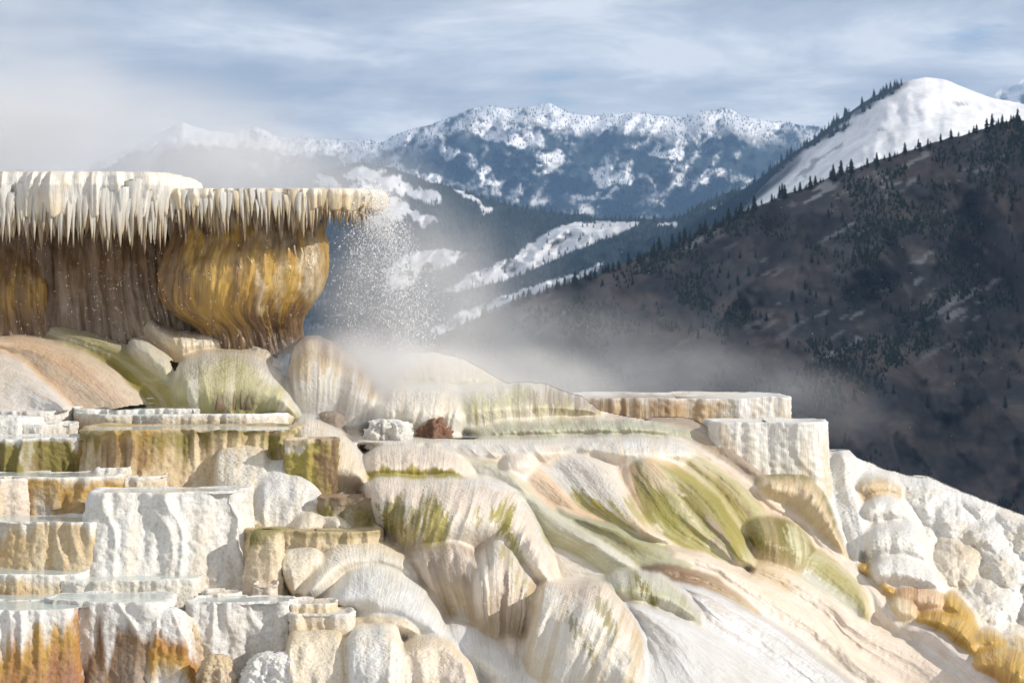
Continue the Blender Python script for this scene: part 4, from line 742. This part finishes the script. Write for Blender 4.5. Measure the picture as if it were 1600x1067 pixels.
TE('thin white lens terrace below the skyline terrace', 1055, 1200, 645, 675, dY=.15, flare=.03, e=.7, dep=.8, stops=((0, 'white'), (.7, 'white'), (1, 'ochre')), bmp=.006, lob=(.05, 3), flu=(.018, 9), mat=M_FLOW)
TE('white fluted block with rounded right shoulder on the skyline', 1118, 1288, 660, 790, dY=-.05, flare=.06, e=.42, dep=.8, maxD=.8, lob=(.06, 2.3), flu=(.014, 9), bmp=.007, stops=((0, 'white'), (.5, 'ivory'), (1, 'ivory')), alt='tan', amt=.35, mat=M_FLOW, bl=[(1135, 690, 12, 30, -20, 'ochre', .6)])
def TG(label, A, B, **k):
    k.setdefault('flow', 'u'); k.setdefault('ul', .1); k.setdefault('ur', .06); k.setdefault('bulge', .13); return patch('flowstone_tongue', label, A, B, cat='flowstone', **k)
TG('grey green smooth band of terrace behind the white pool rim', [(735, 674), (780, 660), (850, 656), (950, 655), (1030, 658), (1085, 668)], [(750, 690), (800, 690), (860, 688), (950, 686), (1030, 688), (1090, 698)], flow='v', bulge=.2, dY=.05, vr=.6, stops=((0, 'ivory'), (.2, 'ggreen'), (.7, 'ggreen'), (1, 'grey')), alt='gbrown', amt=.45, wet=.5)
TG('grey brown flow descending from the skyline terrace', [(1020, 650), (1072, 654), (1107, 668), (1142, 689), (1170, 717), (1198, 742)], [(1010, 674), (1058, 684), (1100, 704), (1135, 730), (1170, 752), (1190, 756)], dY=-.1, stops=((0, 'gbrown'), (1, 'gbrown')), alt='tan', amt=.5, wet=.5, bulge=.18)
TG('wide white pool rim with bluish top in the centre', [(640, 706), (700, 692), (760, 689), (850, 686), (940, 684), (1010, 685), (1060, 693), (1095, 710)], [(690, 728), (720, 728), (770, 730), (850, 728), (930, 722), (980, 732), (1040, 732), (1092, 722)], flow='v', bulge=.2, dY=-.08, vr=.6, stops=((0, 'white'), (.5, 'ivory'), (1, 'pink')), alt='peach', amt=.3, flu=(.012, 9))
MD('peach dome with green hem left of the white pool rim', [(566, 722), (580, 704), (620, 696), (660, 695), (700, 701), (723, 720), (740, 746)], [(568, 760), (600, 762), (630, 762), (660, 762), (695, 762), (720, 762), (742, 760)], bulge=.36, dY=-.15, vr=.7, stops=((0, 'ivory'), (.2, 'pink'), (.5, 'pink'), (.56, 'moss'), (1, 'moss')), jit=.07, alt='pink', amt=.3, sf=22, flu=(.006, 20))
MD('large peach mound with moss green hem in the centre', [(566, 766), (580, 751), (650, 747), (738, 748), (775, 755), (802, 769), (822, 792), (840, 825), (856, 862), (871, 910)], [(588, 830), (612, 868), (640, 890), (680, 896), (720, 890), (760, 885), (790, 900), (820, 915), (845, 922), (870, 922)], bulge=.42, dY=-.32, vr=.4, ul=.1, tuck=.8, flu=(.014, 12), stops=((0, 'white'), (.07, 'pink'), (.28, 'pink'), (.5, 'ivory'), (1, 'pink')), jit=.1, alt='ivory', amt=.4, sf=14, wet=.4,
   bl=[(648, 832, 58, 40, 0, 'tan', .7), (612, 812, 22, 26, 0, 'olive', 1.2), (622, 815, 14, 32, 0, 'olive', 1.2), (662, 806, 24, 28, 0, 'olive', 1.3), (690, 825, 16, 30, 0, 'moss', 1.0), (650, 845, 40, 26, 0, 'moss', .7), (742, 812, 8, 14, 0, 'moss', .7), (786, 812, 17, 32, -12, 'moss', 1.3), (802, 860, 10, 36, -15, 'moss', .8), (630, 862, 40, 22, 20, 'gbrown', .8)])
MD('dark grey brown streaked lobe below the green hem', [(628, 862), (655, 850), (685, 846), (708, 842), (730, 850), (750, 874)], [(684, 968), (700, 982), (720, 992), (740, 1000), (762, 1010), (784, 1018)], bulge=.2, dY=-.16, vr=.2, flu=(.012, 16), stops=((0, 'gbrown'), (.3, 'gbrown'), (.8, 'tan'), (1, 'grey')), jit=.2, alt='pink', amt=.5, wet=.5, bl=[(720, 880, 26, 26, 0, 'pink', .8)])
MD('white and tan striped lobe hanging below the peach mound', [(736, 905), (743, 873), (760, 852), (776, 838), (796, 850), (820, 886), (838, 918), (845, 948), (838, 980)], [(748, 1002), (762, 1010), (780, 1009), (800, 1005), (815, 1001), (825, 998), (832, 992), (837, 987), (839, 982)], bulge=.3, dY=-.26, vr=.3, flu=(.014, 16), stops=((0, 'ivory'), (.4, 'pink'), (1, 'tan')), jit=.2, alt='gbrown', amt=.6, wet=.5, sf=13, bl=[(835, 945, 14, 50, -6, 'tan', 1.1), (800, 890, 8, 50, -28, 'moss', .6)])
MD('small grey lobe wedged left of the flat topped striped dome', [(752, 1016), (772, 1002), (800, 996), (824, 1000), (836, 1022)], [(764, 1040), (786, 1052), (805, 1056), (824, 1052), (838, 1040)], bulge=.16, dY=-.34, vr=.5, stops=((0, 'pink'), (1, 'ivory')), alt='gbrown', amt=.4)
MD('olive and white striped dome with flat top at the bottom centre', [(840, 950), (848, 914), (900, 911), (946, 908), (962, 928), (980, 952), (996, 982), (1004, 1016), (1004, 1067)], [(808, 1050), (820, 1095), (850, 1120), (900, 1130), (940, 1130), (970, 1125), (990, 1112), (999, 1098), (1004, 1088)], bulge=.42, dY=-.42, vr=.3, flu=(.018, 9), stops=((0, 'pink'), (.1, 'ivory'), (.5, 'ivory'), (1, 'tan')), jit=.15, alt='tan', amt=.7, wet=.4, sf=7, bl=[(998, 1000, 10, 60, -8, 'tan', 1.0), (905, 990, 8, 60, -30, 'olive', .6), (945, 960, 8, 50, -32, 'olive', .6)])
MD('grey green striped dome right behind the flat topped one', [(937, 908), (960, 896), (1008, 892), (1030, 897), (1052, 910), (1076, 935), (1093, 958), (1095, 974)], [(955, 940), (978, 952), (1010, 960), (1040, 966), (1060, 970), (1075, 975), (1088, 978), (1096, 979)], bulge=.3, dY=-.28, vr=.6, flu=(.010, 9), stops=((0, 'grey'), (.5, 'ggreen'), (1, 'ivory')), alt='olive', amt=.5, wet=.5, sf=7, bl=[(1010, 925, 8, 34, -40, 'olive', 1.1)])

# ================================================================ the long flows to the lower right
TG('pale flow with green right edge above the grey green one', [(712, 712), (745, 706), (772, 712), (800, 732), (834, 772)], [(715, 730), (738, 752), (765, 762), (790, 772), (812, 782)], dY=-.05, bulge=.2, stops=((0, 'ivory'), (1, 'ivory')), cst=((0, 'moss'), (.3, 'pale'), (.6, 'ivory'), (1, 'ivory')), wet=.4)
TG('small white knob at the head of the peach flow', [(782, 724), (795, 710), (820, 710), (836, 722)], [(795, 750), (810, 752), (826, 748), (836, 735)], flow='v', bulge=.16, dY=-.12, stops=((0, 'pink'), (1, 'white')))
TG('smooth peach flow beside the white bumpy flow', [(790, 722), (835, 724), (862, 743), (884, 766), (905, 790), (935, 807), (975, 824)], [(796, 740), (826, 772), (850, 792), (868, 804), (880, 808), (910, 818), (955, 826)], dY=-.02, bulge=.1, stops=((0, 'pink'), (.4, 'peach'), (1, 'peach')), alt='cream', amt=.4)
TG('grey green flow beside the right flank of the peach mound', [(796, 764), (830, 771), (866, 798), (897, 817), (937, 841), (974, 866), (1008, 893)], [(812, 784), (832, 818), (852, 846), (888, 862), (925, 884), (950, 902), (985, 905)], dY=-.04, bulge=.2, stops=((0, 'pale'), (.3, 'ggreen'), (1, 'ggreen')), jit=.15, alt='ivory', amt=.6, wet=.5, cst=((0, 'ivory'), (.4, 'ggreen'), (.7, 'pale'), (1, 'moss')))
TG('pale triangular flow filling the hollow above the flat topped dome', [(834, 815), (856, 842), (891, 856), (928, 878), (952, 900)], [(838, 835), (856, 872), (868, 910), (900, 918), (945, 914)], dY=.04, bulge=.08, stops=((0, 'pink'), (1, 'ivory')), alt='grey', amt=.4)
TG('white bumpy flow with yellow green lower end', [(885, 697), (925, 702), (950, 722), (972, 757), (993, 793), (1018, 826), (1056, 852)], [(852, 706), (838, 722), (862, 745), (883, 768), (904, 792), (935, 812), (1005, 842)], dY=-.12, bulge=.2, lob=(.06, 4), flu=(.018, 12), stops=((0, 'white'), (.5, 'ivory'), (1, 'cream')), alt='pink', amt=.4, bl=[(908, 780, 32, 13, 48, 'moss', 1.3), (955, 808, 40, 12, 35, 'moss', .9), (990, 800, 14, 26, -35, 'moss', .6), (1000, 825, 30, 10, 35, 'gold', .5)])
TG('peach strip between the white bumpy flow and the broad green one', [(958, 714), (984, 718), (984, 745), (994, 772), (1008, 800), (1028, 830), (1084, 856), (1145, 892)], [(946, 722), (953, 742), (968, 764), (988, 797), (1012, 830), (1044, 850), (1060, 860), (1112, 884)], dY=.0, bulge=.07, stops=((0, 'pink'), (.3, 'peach'), (1, 'cream')), alt='ivory', amt=.4)
TG('broad bright green flow with peach crown', [(1005, 706), (1048, 720), (1084, 745), (1116, 770), (1138, 803), (1161, 838), (1180, 884)], [(984, 712), (978, 738), (988, 770), (1003, 798), (1022, 828), (1080, 858), (1138, 884)], dY=-.14, bulge=.24, flu=(.018, 13), stops=((0, 'ivory'), (.10, 'peach'), (.25, 'peach'), (.34, 'moss'), (.6, 'green'), (.85, 'moss'), (1, 'pale')), jit=.16, alt='pale', amt=.5, bl=[(1005, 770, 16, 40, -20, 'olive', .8), (1090, 790, 16, 60, -40, 'olive', .9), (1040, 800, 12, 50, -30, 'green', .7), (1010, 830, 20, 20, 30, 'cream', 1.0), (1130, 850, 10, 60, -30, 'gbrown', .8), (1060, 780, 5, 60, -35, 'cream', .7)], wet=.45)
TG('green and tan ridge flow right of the broad green one', [(1055, 700), (1095, 712), (1132, 735), (1170, 763), (1198, 795), (1210, 815), (1212, 850)], [(1046, 718), (1084, 746), (1115, 772), (1137, 806), (1160, 842), (1178, 880), (1192, 900)], dY=-.06, bulge=.18, stops=((0, 'ivory'), (.3, 'moss'), (.7, 'moss'), (1, 'tan')), jit=.15, alt='tan', amt=.5, wet=.45, cst=((0, 'ivory'), (.25, 'pale'), (.6, 'moss'), (1, 'cream')))
TG('long white edged flow along the right side of the slope', [(1035, 678), (1082, 692), (1128, 720), (1172, 750), (1230, 788), (1272, 824), (1316, 864), (1360, 902), (1390, 938), (1418, 975), (1440, 1010)], [(1046, 700), (1090, 716), (1128, 740), (1168, 768), (1205, 806), (1250, 826), (1266, 854), (1298, 886), (1333, 926), (1362, 966), (1405, 1000)], dY=-.14, bulge=.16, stops=((0, 'ivory'), (.4, 'peach'), (1, 'pink')), alt='ivory', amt=.5, cst=((0, 'white'), (.3, 'ivory'), (1, 'peach')))
TG('dark olive flow in the middle of the slope', [(868, 795), (918, 811), (960, 818), (1002, 838), (1047, 857), (1092, 884)], [(872, 802), (904, 822), (939, 849), (974, 871), (1010, 892), (1060, 894)], dY=-.1, bulge=.12, stops=((0, 'ggreen'), (.5, 'olive'), (1, 'ggreen')), alt='ggreen', amt=.6, wet=.6, cst=((0, 'pale'), (.4, 'olive'), (.7, 'ggreen'), (1, 'olive')))
TG('smooth cream flow crossing below the green flows', [(1040, 850), (1110, 866), (1146, 882), (1182, 902), (1218, 923), (1248, 941), (1278, 959), (1305, 986), (1335, 1019), (1380, 1049), (1430, 1085)], [(1040, 890), (1080, 898), (1116, 912), (1146, 932), (1182, 962), (1218, 985), (1260, 1015), (1305, 1050), (1335, 1075), (1370, 1098), (1400, 1120)], dY=-.12, bulge=.14, ul=.05, stops=((0, 'tan'), (.15, 'pink'), (.5, 'pink'), (1, 'ivory')), alt='cream', amt=.4, cst=((0, 'pink'), (.6, 'pink'), (1, 'white')))
TG('narrow brown band flow above the white sheets', [(1000, 886), (1041, 881), (1080, 889), (1116, 902), (1146, 923), (1170, 941), (1190, 958)], [(1003, 892), (1030, 904), (1056, 914), (1100, 924), (1140, 940), (1165, 953), (1190, 963)], dY=-.22, bulge=.1, stops=((0, 'dark'), (.35, 'brown'), (1, 'tan')), alt='gbrown', amt=.5, wet=.6)
MD('tan mound with flat olive top below the white fluted block', [(1177, 756), (1190, 743), (1215, 739), (1262, 740), (1280, 757), (1293, 785), (1308, 828), (1322, 870)], [(1180, 772), (1203, 790), (1230, 806), (1258, 830), (1283, 852), (1300, 866), (1312, 875), (1323, 878)], bulge=.3, dY=-.12, vr=.4, bow=6, stops=((0, 'olive'), (.12, 'olive'), (.3, 'tan'), (1, 'sand')), jit=.12, alt='sand', amt=.5, wet=.5)
MD('dark olive brown mound below the flat olive topped one', [(1163, 838), (1170, 813), (1186, 807), (1212, 808), (1238, 817), (1261, 838), (1265, 858)], [(1168, 858), (1186, 884), (1205, 896), (1225, 902), (1246, 908), (1257, 890), (1265, 868)], bulge=.15, dY=-.14, vr=.6, bow=10, stops=((0, 'olive'), (.6, 'olive'), (1, 'tan')), jit=.12, alt='tan', amt=.35, wet=.5, bl=[(1248, 850, 18, 40, -15, 'pale', 1.1)])
TG('cream flow with brown stripes below the dark olive mound', [(1172, 876), (1212, 880), (1242, 892), (1262, 906), (1295, 926), (1342, 962), (1402, 990), (1442, 1010), (1500, 1045), (1560, 1085)], [(1176, 900), (1215, 926), (1245, 945), (1275, 963), (1302, 990), (1332, 1024), (1378, 1055), (1420, 1085), (1460, 1115), (1500, 1140)], dY=-.16, bulge=.14, stops=((0, 'tan'), (.15, 'pink'), (1, 'pink')), alt='ivory', amt=.5, bl=[(1215, 905, 40, 12, 35, 'tan', .8)])
TG('cream lobe striped with green at the right of the slope', [(1262, 852), (1290, 864), (1322, 888), (1348, 913), (1360, 945), (1358, 968)], [(1246, 898), (1266, 914), (1290, 930), (1313, 946), (1336, 966), (1352, 976)], dY=-.3, bulge=.16, ur=.15, stops=((0, 'grey'), (.3, 'ggreen'), (1, 'cream')), alt='moss', amt=.6, wet=.4, cst=((0, 'cream'), (.3, 'moss'), (.6, 'ggreen'), (1, 'grey')))
TG('blue white smooth sheet at the bottom right of the striped domes', [(1050, 908), (1095, 917), (1140, 932), (1182, 954), (1218, 977), (1260, 1007), (1305, 1043), (1345, 1072), (1400, 1115)], [(1056, 922), (1082, 950), (1095, 978), (1128, 1006), (1163, 1030), (1198, 1056), (1245, 1092), (1290, 1130), (1330, 1150)], dY=-.18, bulge=.16, stops=((0, (.62, .62, .63)), (1, (.60, .60, .61))), alt='gbrown', amt=.4, wet=.5, flu=(.014, 14), lob=(.06, 4))
TG('broad snow white sheet at the bottom centre right', [(970, 936), (1026, 950), (1080, 971), (1116, 995), (1152, 1017), (1195, 1046), (1270, 1095)], [(974, 955), (986, 985), (998, 1020), (1002, 1060), (1004, 1100), (1010, 1130), (1030, 1155)], dY=-.30, bulge=.3, stops=((0, (.62, .62, .63)), (1, (.60, .60, .61))), alt='grey', amt=.35, flu=(.012, 10), lob=(.05, 3.5))
TG('pinkish white sheet under the amber lumps', [(1405, 978), (1444, 970), (1472, 982), (1500, 1006), (1532, 1030), (1570, 1064), (1645, 1110)], [(1395, 990), (1425, 1008), (1450, 1028), (1480, 1053), (1520, 1088), (1560, 1130), (1600, 1160)], dY=-.22, bulge=.2, stops=((0, (.64, .58, .54)), (1, (.62, .57, .54))), alt='white', amt=.5)

# ================================================================ right: lumpy white hillside and amber lumps
hx_ = np.arange(1270, 1860, 2.6); ht = np.interp(hx_, [1270, 1290, 1322, 1345, 1420, 1450, 1500, 1600, 1860], [706, 704, 704, 720, 746, 745, 768, 806, 905]) + 2.5 * fbm(hx_ * .05, 2, 0, 3)
hv = np.linspace(0, 1, 175)[:, None]; hyy = ht + (1180 - ht) * hv; hX = np.broadcast_to(hx_, hyy.shape)
wx, wy = hX + 16 * fbm(hX * .03, hyy * .03, 2, 3), hyy + 16 * fbm(hX * .03, hyy * .03, 7, 3)
f1, f2, ci = worley(wx / 75 + wy / 200, wy / 62 - wx / 150, 3); g1, g2, ci2 = worley(wx / 30, wy / 26, 5)
bul = .26 * (1 - f1 ** 2 * 1.3) + .05 * (1 - g1 ** 2) + .025 * fbm(hX * .08, hyy * .08, 4, 3) - .014 * np.abs(vn((hX - hyy) * .09, (hX + hyy) * .02, 3))
hY = Yb(hX, hyy) + .16 - bul * ss(0, .04, hv) + .010 * fbm(hX * .3, hyy * .3, 2, 3)
c = mixc3(C('white') + 0 * W(hX, hyy, hY), C('sand') + 0 * W(hX, hyy, hY), ss(.15, .8, ci * .6 + .6 * fbm(hX * .015, hyy * .015, 9, 3)) * ss(1380, 1480, hX) * .5)
c = colourise(c, [(1510, 850, 40, 26, 30, 'tan', .5), (1560, 900, 30, 40, 40, 'tan', .5), (1395, 765, 30, 10, 0, 'tan', .35)], hX, hyy)
field_grid('travertine_hillside', 'lumpy white travertine hillside falling to the right edge', 'hillside', hX, hyy, hY, c, hX * .0045, hyy * .0045, M_DRY, .1)
WM = dict(mat=M_DRY, bmp=.006, lob=(.05, 4), flu=(.010, 9), stops=((0, 'white'), (1, 'white')))
patch('travertine_mound', 'tall white lumpy column right of the tan olive topped mound', [(1326, 703), (1340, 718), (1340, 750), (1349, 782), (1360, 820), (1365, 838), (1350, 864), (1344, 890)], [(1284, 703), (1286, 720), (1288, 750), (1294, 790), (1302, 820), (1312, 850), (1320, 875), (1326, 892)], flow='u', bulge=.3, dY=-.05, cat='rock mound', ul=.08, **dict(WM, lob=(.10, 6)))
def HT(name, label, A, B, cat='rock mound', **k): patch(name, label, A, B, cat=cat, **dict(WM, **k))
HT('travertine_terrace', 'small tan crusted terrace on the white hillside', [(1337, 762), (1345, 751), (1395, 749), (1408, 762)], [(1338, 780), (1352, 783), (1388, 782), (1408, 778)], 'terrace', bulge=.2, dY=-.12, stops=((0, 'ivory'), (.3, 'tan'), (1, 'tan')), alt='ivory', amt=.5)
HT('travertine_terrace', 'white block terrace in the middle of the white hillside', [(1344, 795), (1358, 780), (1395, 776), (1418, 792), (1434, 820)], [(1350, 826), (1370, 828), (1390, 828), (1412, 828), (1436, 828)], 'terrace', bulge=.28, dY=-.15)
HT('travertine_mound', 'rounded white mound with flat top on the hillside', [(1350, 855), (1362, 822), (1390, 818), (1430, 820), (1446, 850), (1452, 882)], [(1356, 888), (1375, 892), (1395, 894), (1420, 894), (1440, 894), (1454, 892)], bulge=.32, dY=-.2)
HT('travertine_mound', 'white dome just above the amber lumps', [(1358, 890), (1372, 868), (1395, 861), (1420, 866), (1452, 886), (1480, 924)], [(1368, 916), (1390, 924), (1410, 928), (1430, 930), (1456, 932), (1482, 932)], bulge=.32, dY=-.28, vr=.6)
AM = dict(mat=M_WET, bmp=.004, lob=(.03, 5), flu=(.008, 11), wet=.8, vr=.6, bulge=.2, cat='rock lump', group='amber lumps')
for lab, A, B, cc, al, dy in (
  ('amber lump tucked beside the white edged flow, topmost left of its row', [(1334, 880), (1350, 876), (1380, 895), (1402, 920)], [(1345, 900), (1368, 920), (1385, 938), (1400, 940)], 'gold', 'tan', -.2),
  ('golden amber lump right of the reddish one', [(1468, 934), (1480, 924), (1498, 932), (1518, 956), (1531, 988)], [(1472, 962), (1485, 972), (1500, 982), (1515, 992), (1528, 998)], 'gold', 'ochre', -.3),
  ('reddish amber lump just under the white dome', [(1395, 924), (1412, 913), (1440, 914), (1466, 920), (1477, 936)], [(1402, 945), (1425, 960), (1440, 966), (1460, 966), (1476, 962)], 'peach', 'orange', -.38),
  ('dull tan amber lump at the left of the amber group', [(1388, 942), (1400, 929), (1416, 929), (1435, 950)], [(1398, 965), (1410, 982), (1422, 984), (1436, 976)], 'sand', 'tan', -.42),
  ('long glossy amber lump, largest of the middle row', [(1430, 962), (1450, 955), (1482, 956), (1507, 969), (1524, 993), (1526, 1020)], [(1434, 980), (1455, 986), (1474, 996), (1492, 1008), (1508, 1020), (1522, 1028)], 'gold', 'ochre', -.48),
  ('golden lump at the right edge above the lowest one', [(1518, 998), (1530, 983), (1556, 987), (1580, 1008)], [(1520, 1026), (1540, 1028), (1560, 1026), (1580, 1022)], 'gold', 'ochre', -.42),
  ('pale amber lump cut by the right edge', [(1558, 996), (1580, 990), (1610, 1005), (1645, 1035)], [(1572, 1020), (1595, 1034), (1620, 1052), (1645, 1062)], 'sand', 'gold', -.36),
  ('big wet golden lump in the lower right corner', [(1518, 1034), (1530, 1016), (1560, 1010), (1588, 1012), (1614, 1032), (1626, 1075)], [(1526, 1050), (1546, 1064), (1566, 1080), (1585, 1095), (1608, 1100), (1628, 1092)], 'gold', 'orange', -.55)):
    patch('travertine_lump', lab, A, B, stops=((0, cc), (.5, cc), (1, al)), alt=al, amt=.5, dY=dy * .75, **AM)

build_field()
# ================================================================ spray, steam, haze
r = np.random.default_rng(5)
def drops(name, P, s, label):
    k = len(P); o6 = np.array([[1, 0, 0], [-1, 0, 0], [0, 1, 0], [0, -1, 0], [0, 0, 2.2], [0, 0, -2.2]]); V = P[:, None] + o6[None] * s[:, None, None]
    f = np.array([[0, 2, 4], [2, 1, 4], [1, 3, 4], [3, 0, 4], [2, 0, 5], [1, 2, 5], [3, 1, 5], [0, 3, 5]]); Fc = (np.arange(k)[:, None, None] * 6 + f[None]).reshape(-1, 3)
    b = P.mean(0); o = bpy.data.objects.new(name, mesh(name, V.reshape(-1, 3) - b, Fc, M_DROP)); o.location = b; link(o, label=label, cat='water spray', kind='stuff')
M_DROP, t_, b_ = newmat('water_droplet'); b_.inputs['Base Color'].default_value = (.9, .92, .95, 1); b_.inputs['Roughness'].default_value = .15; b_.inputs['Subsurface Weight'].default_value = 0
k = 9500; st_ = r.integers(0, 46, k); rs = np.random.default_rng(2); v0 = np.where(np.arange(46) < 14, rs.uniform(-45, 20, 46), np.abs(rs.normal(74, 24, 46))); h0 = rs.normal(0, 7, 46); x0_ = rs.normal(577, 9, 46); g0 = rs.uniform(230, 320, 46)
tt = r.random(k) ** .75; X = x0_[st_] + v0[st_] * tt + (3 + 13 * tt) * r.standard_normal(k); Yp = 297 + h0[st_] - 16 * tt + g0[st_] * tt ** 1.7 + 4 * r.standard_normal(k)
drops('falling_water', W(X, Yp, 20.0 + .3 * rs.standard_normal(46)[st_]), r.uniform(.0012, .0036, k) * np.where(r.random(k) < .06, 1.7, 1), 'white spray of drops flying off the right tip of the ledge')
k = 600; X = r.choice([30, 60, 105, 140, 165, 190, 225, 245, 290, 330, 375, 420, 455, 520], k) + r.normal(0, 9, k)
drops('dripping_water', W(X, r.uniform(350, 545, k), 19.75 + .2 * r.standard_normal(k)), r.uniform(.0010, .0028, k), 'fine drips falling from the lip in front of the bulb')
k = 130; drops('drifting_spray', W(r.uniform(700, 1600, k), r.uniform(300, 690, k), r.uniform(17, 22, k)), r.uniform(.0008, .002, k), 'sparse specks of spray drifting before the dark ridge')

def volbox(name, lo, hi, kind='stuff'):
    lo, hi = np.array(lo, float), np.array(hi, float); c = (lo + hi) / 2; h = (hi - lo) / 2
    V = [(sx * h[0], sy * h[1], sz * h[2]) for sx in (-1, 1) for sy in (-1, 1) for sz in (-1, 1)]
    f = [(0, 1, 3, 2), (4, 6, 7, 5), (0, 4, 5, 1), (2, 3, 7, 6), (0, 2, 6, 4), (1, 5, 7, 3)]
    o = bpy.data.objects.new(name, mesh(name, V, f, None, smooth=False)); o.location = c; return o
def steam(name, label, puffs, pad=1.6, nscale=1.1, thr=(.38, .72)):
    P = np.array([np.r_[W(a, b, y), sx, sy, sz, d] for a, b, y, sx, sy, sz, d in puffs]); lo = (P[:, :3] - pad * P[:, 3:6]).min(0); hi = (P[:, :3] + pad * P[:, 3:6]).max(0)
    o = volbox(name, lo, hi); ctr = np.array(o.location)
    m = bpy.data.materials.new(name); m.use_nodes = True; t = m.node_tree; t.nodes.clear(); l = t.links.new
    out = N(t, 'ShaderNodeOutputMaterial'); pv = N(t, 'ShaderNodeVolumePrincipled'); l(pv.outputs[0], out.inputs['Volume']); pv.inputs['Color'].default_value = (.97, .97, .98, 1); pv.inputs['Anisotropy'].default_value = .1
    tc = N(t, 'ShaderNodeTexCoord'); acc = None
    for p in P:
        s = N(t, 'ShaderNodeVectorMath', operation='SUBTRACT'); l(tc.outputs['Object'], s.inputs[0]); s.inputs[1].default_value = tuple(p[:3] - ctr)
        d = N(t, 'ShaderNodeVectorMath', operation='DIVIDE'); l(s.outputs[0], d.inputs[0]); d.inputs[1].default_value = tuple(p[3:6])
        q = N(t, 'ShaderNodeVectorMath', operation='DOT_PRODUCT'); l(d.outputs[0], q.inputs[0]); l(d.outputs[0], q.inputs[1])
        g = N(t, 'ShaderNodeMapRange', interpolation_type='SMOOTHERSTEP', ins={1: pad ** 2 * .95, 2: 0.0, 3: 0.0, 4: float(p[6])}); l(q.outputs['Value'], g.inputs[0])
        if acc is None: acc = g
        else:
            ad = N(t, 'ShaderNodeMath', operation='ADD'); l(acc.outputs[0], ad.inputs[0]); l(g.outputs[0], ad.inputs[1]); acc = ad
    n = N(t, 'ShaderNodeTexNoise', ins={'Scale': nscale, 'Detail': 3.0, 'Roughness': .55}); l(tc.outputs['Object'], n.inputs['Vector'])
    nr_ = N(t, 'ShaderNodeMapRange', ins={1: thr[0], 2: thr[1], 3: .15, 4: 1.0}); l(n.outputs[0], nr_.inputs[0])
    mu = N(t, 'ShaderNodeMath', operation='MULTIPLY'); l(acc.outputs[0], mu.inputs[0]); l(nr_.outputs[0], mu.inputs[1]); l(mu.outputs[0], pv.inputs['Density'])
    o.data.materials.append(m); link(o, label=label, cat='steam', kind='stuff'); return o
steam('pool_steam', 'bright white steam over the hot pool and mounds', [(560, 610, 19.2, .6, .55, .4, 3.6), (640, 635, 19.0, .75, .6, .36, 3.4), (760, 625, 19.4, .9, .7, .36, 1.8), (640, 500, 20.2, .65, .6, .95, 1.0), (592, 318, 20.2, .2, .3, .22, 1.5)], nscale=1.6)
steam('ridge_steam', 'thin grey steam drifting before the dark ridge', [(850, 560, 22.5, 1.5, 1.0, .5, .28), (1050, 600, 22.5, 1.3, 1.0, .3, .22), (700, 470, 22.5, .9, 1.0, .8, .26), (1270, 640, 21.5, .5, .6, .3, .2)], nscale=.9)
steam('ledge_steam', 'pale steam rising behind the ledge over the far mountains', [(120, 250, 24.5, 2.0, 1.3, .75, .75), (420, 275, 24.5, 1.3, 1.2, .36, .5), (-100, 120, 24.5, 1.6, 1.2, .9, .4)], nscale=.7, thr=(.3, .6))

hz = volbox('haze', (-9000, -60, -260), (9000, 13800, 1450))
m = bpy.data.materials.new('haze'); m.use_nodes = True; t = m.node_tree; t.nodes.clear()
out = N(t, 'ShaderNodeOutputMaterial'); pv = N(t, 'ShaderNodeVolumePrincipled', ins={'Density': 5.2e-5, 'Color': (.38, .63, 1.0, 1)}); t.links.new(pv.outputs[0], out.inputs['Volume'])
hz.data.materials.append(m); link(hz, label='thin blue air between the camera and far mountains', cat='haze', kind='stuff')
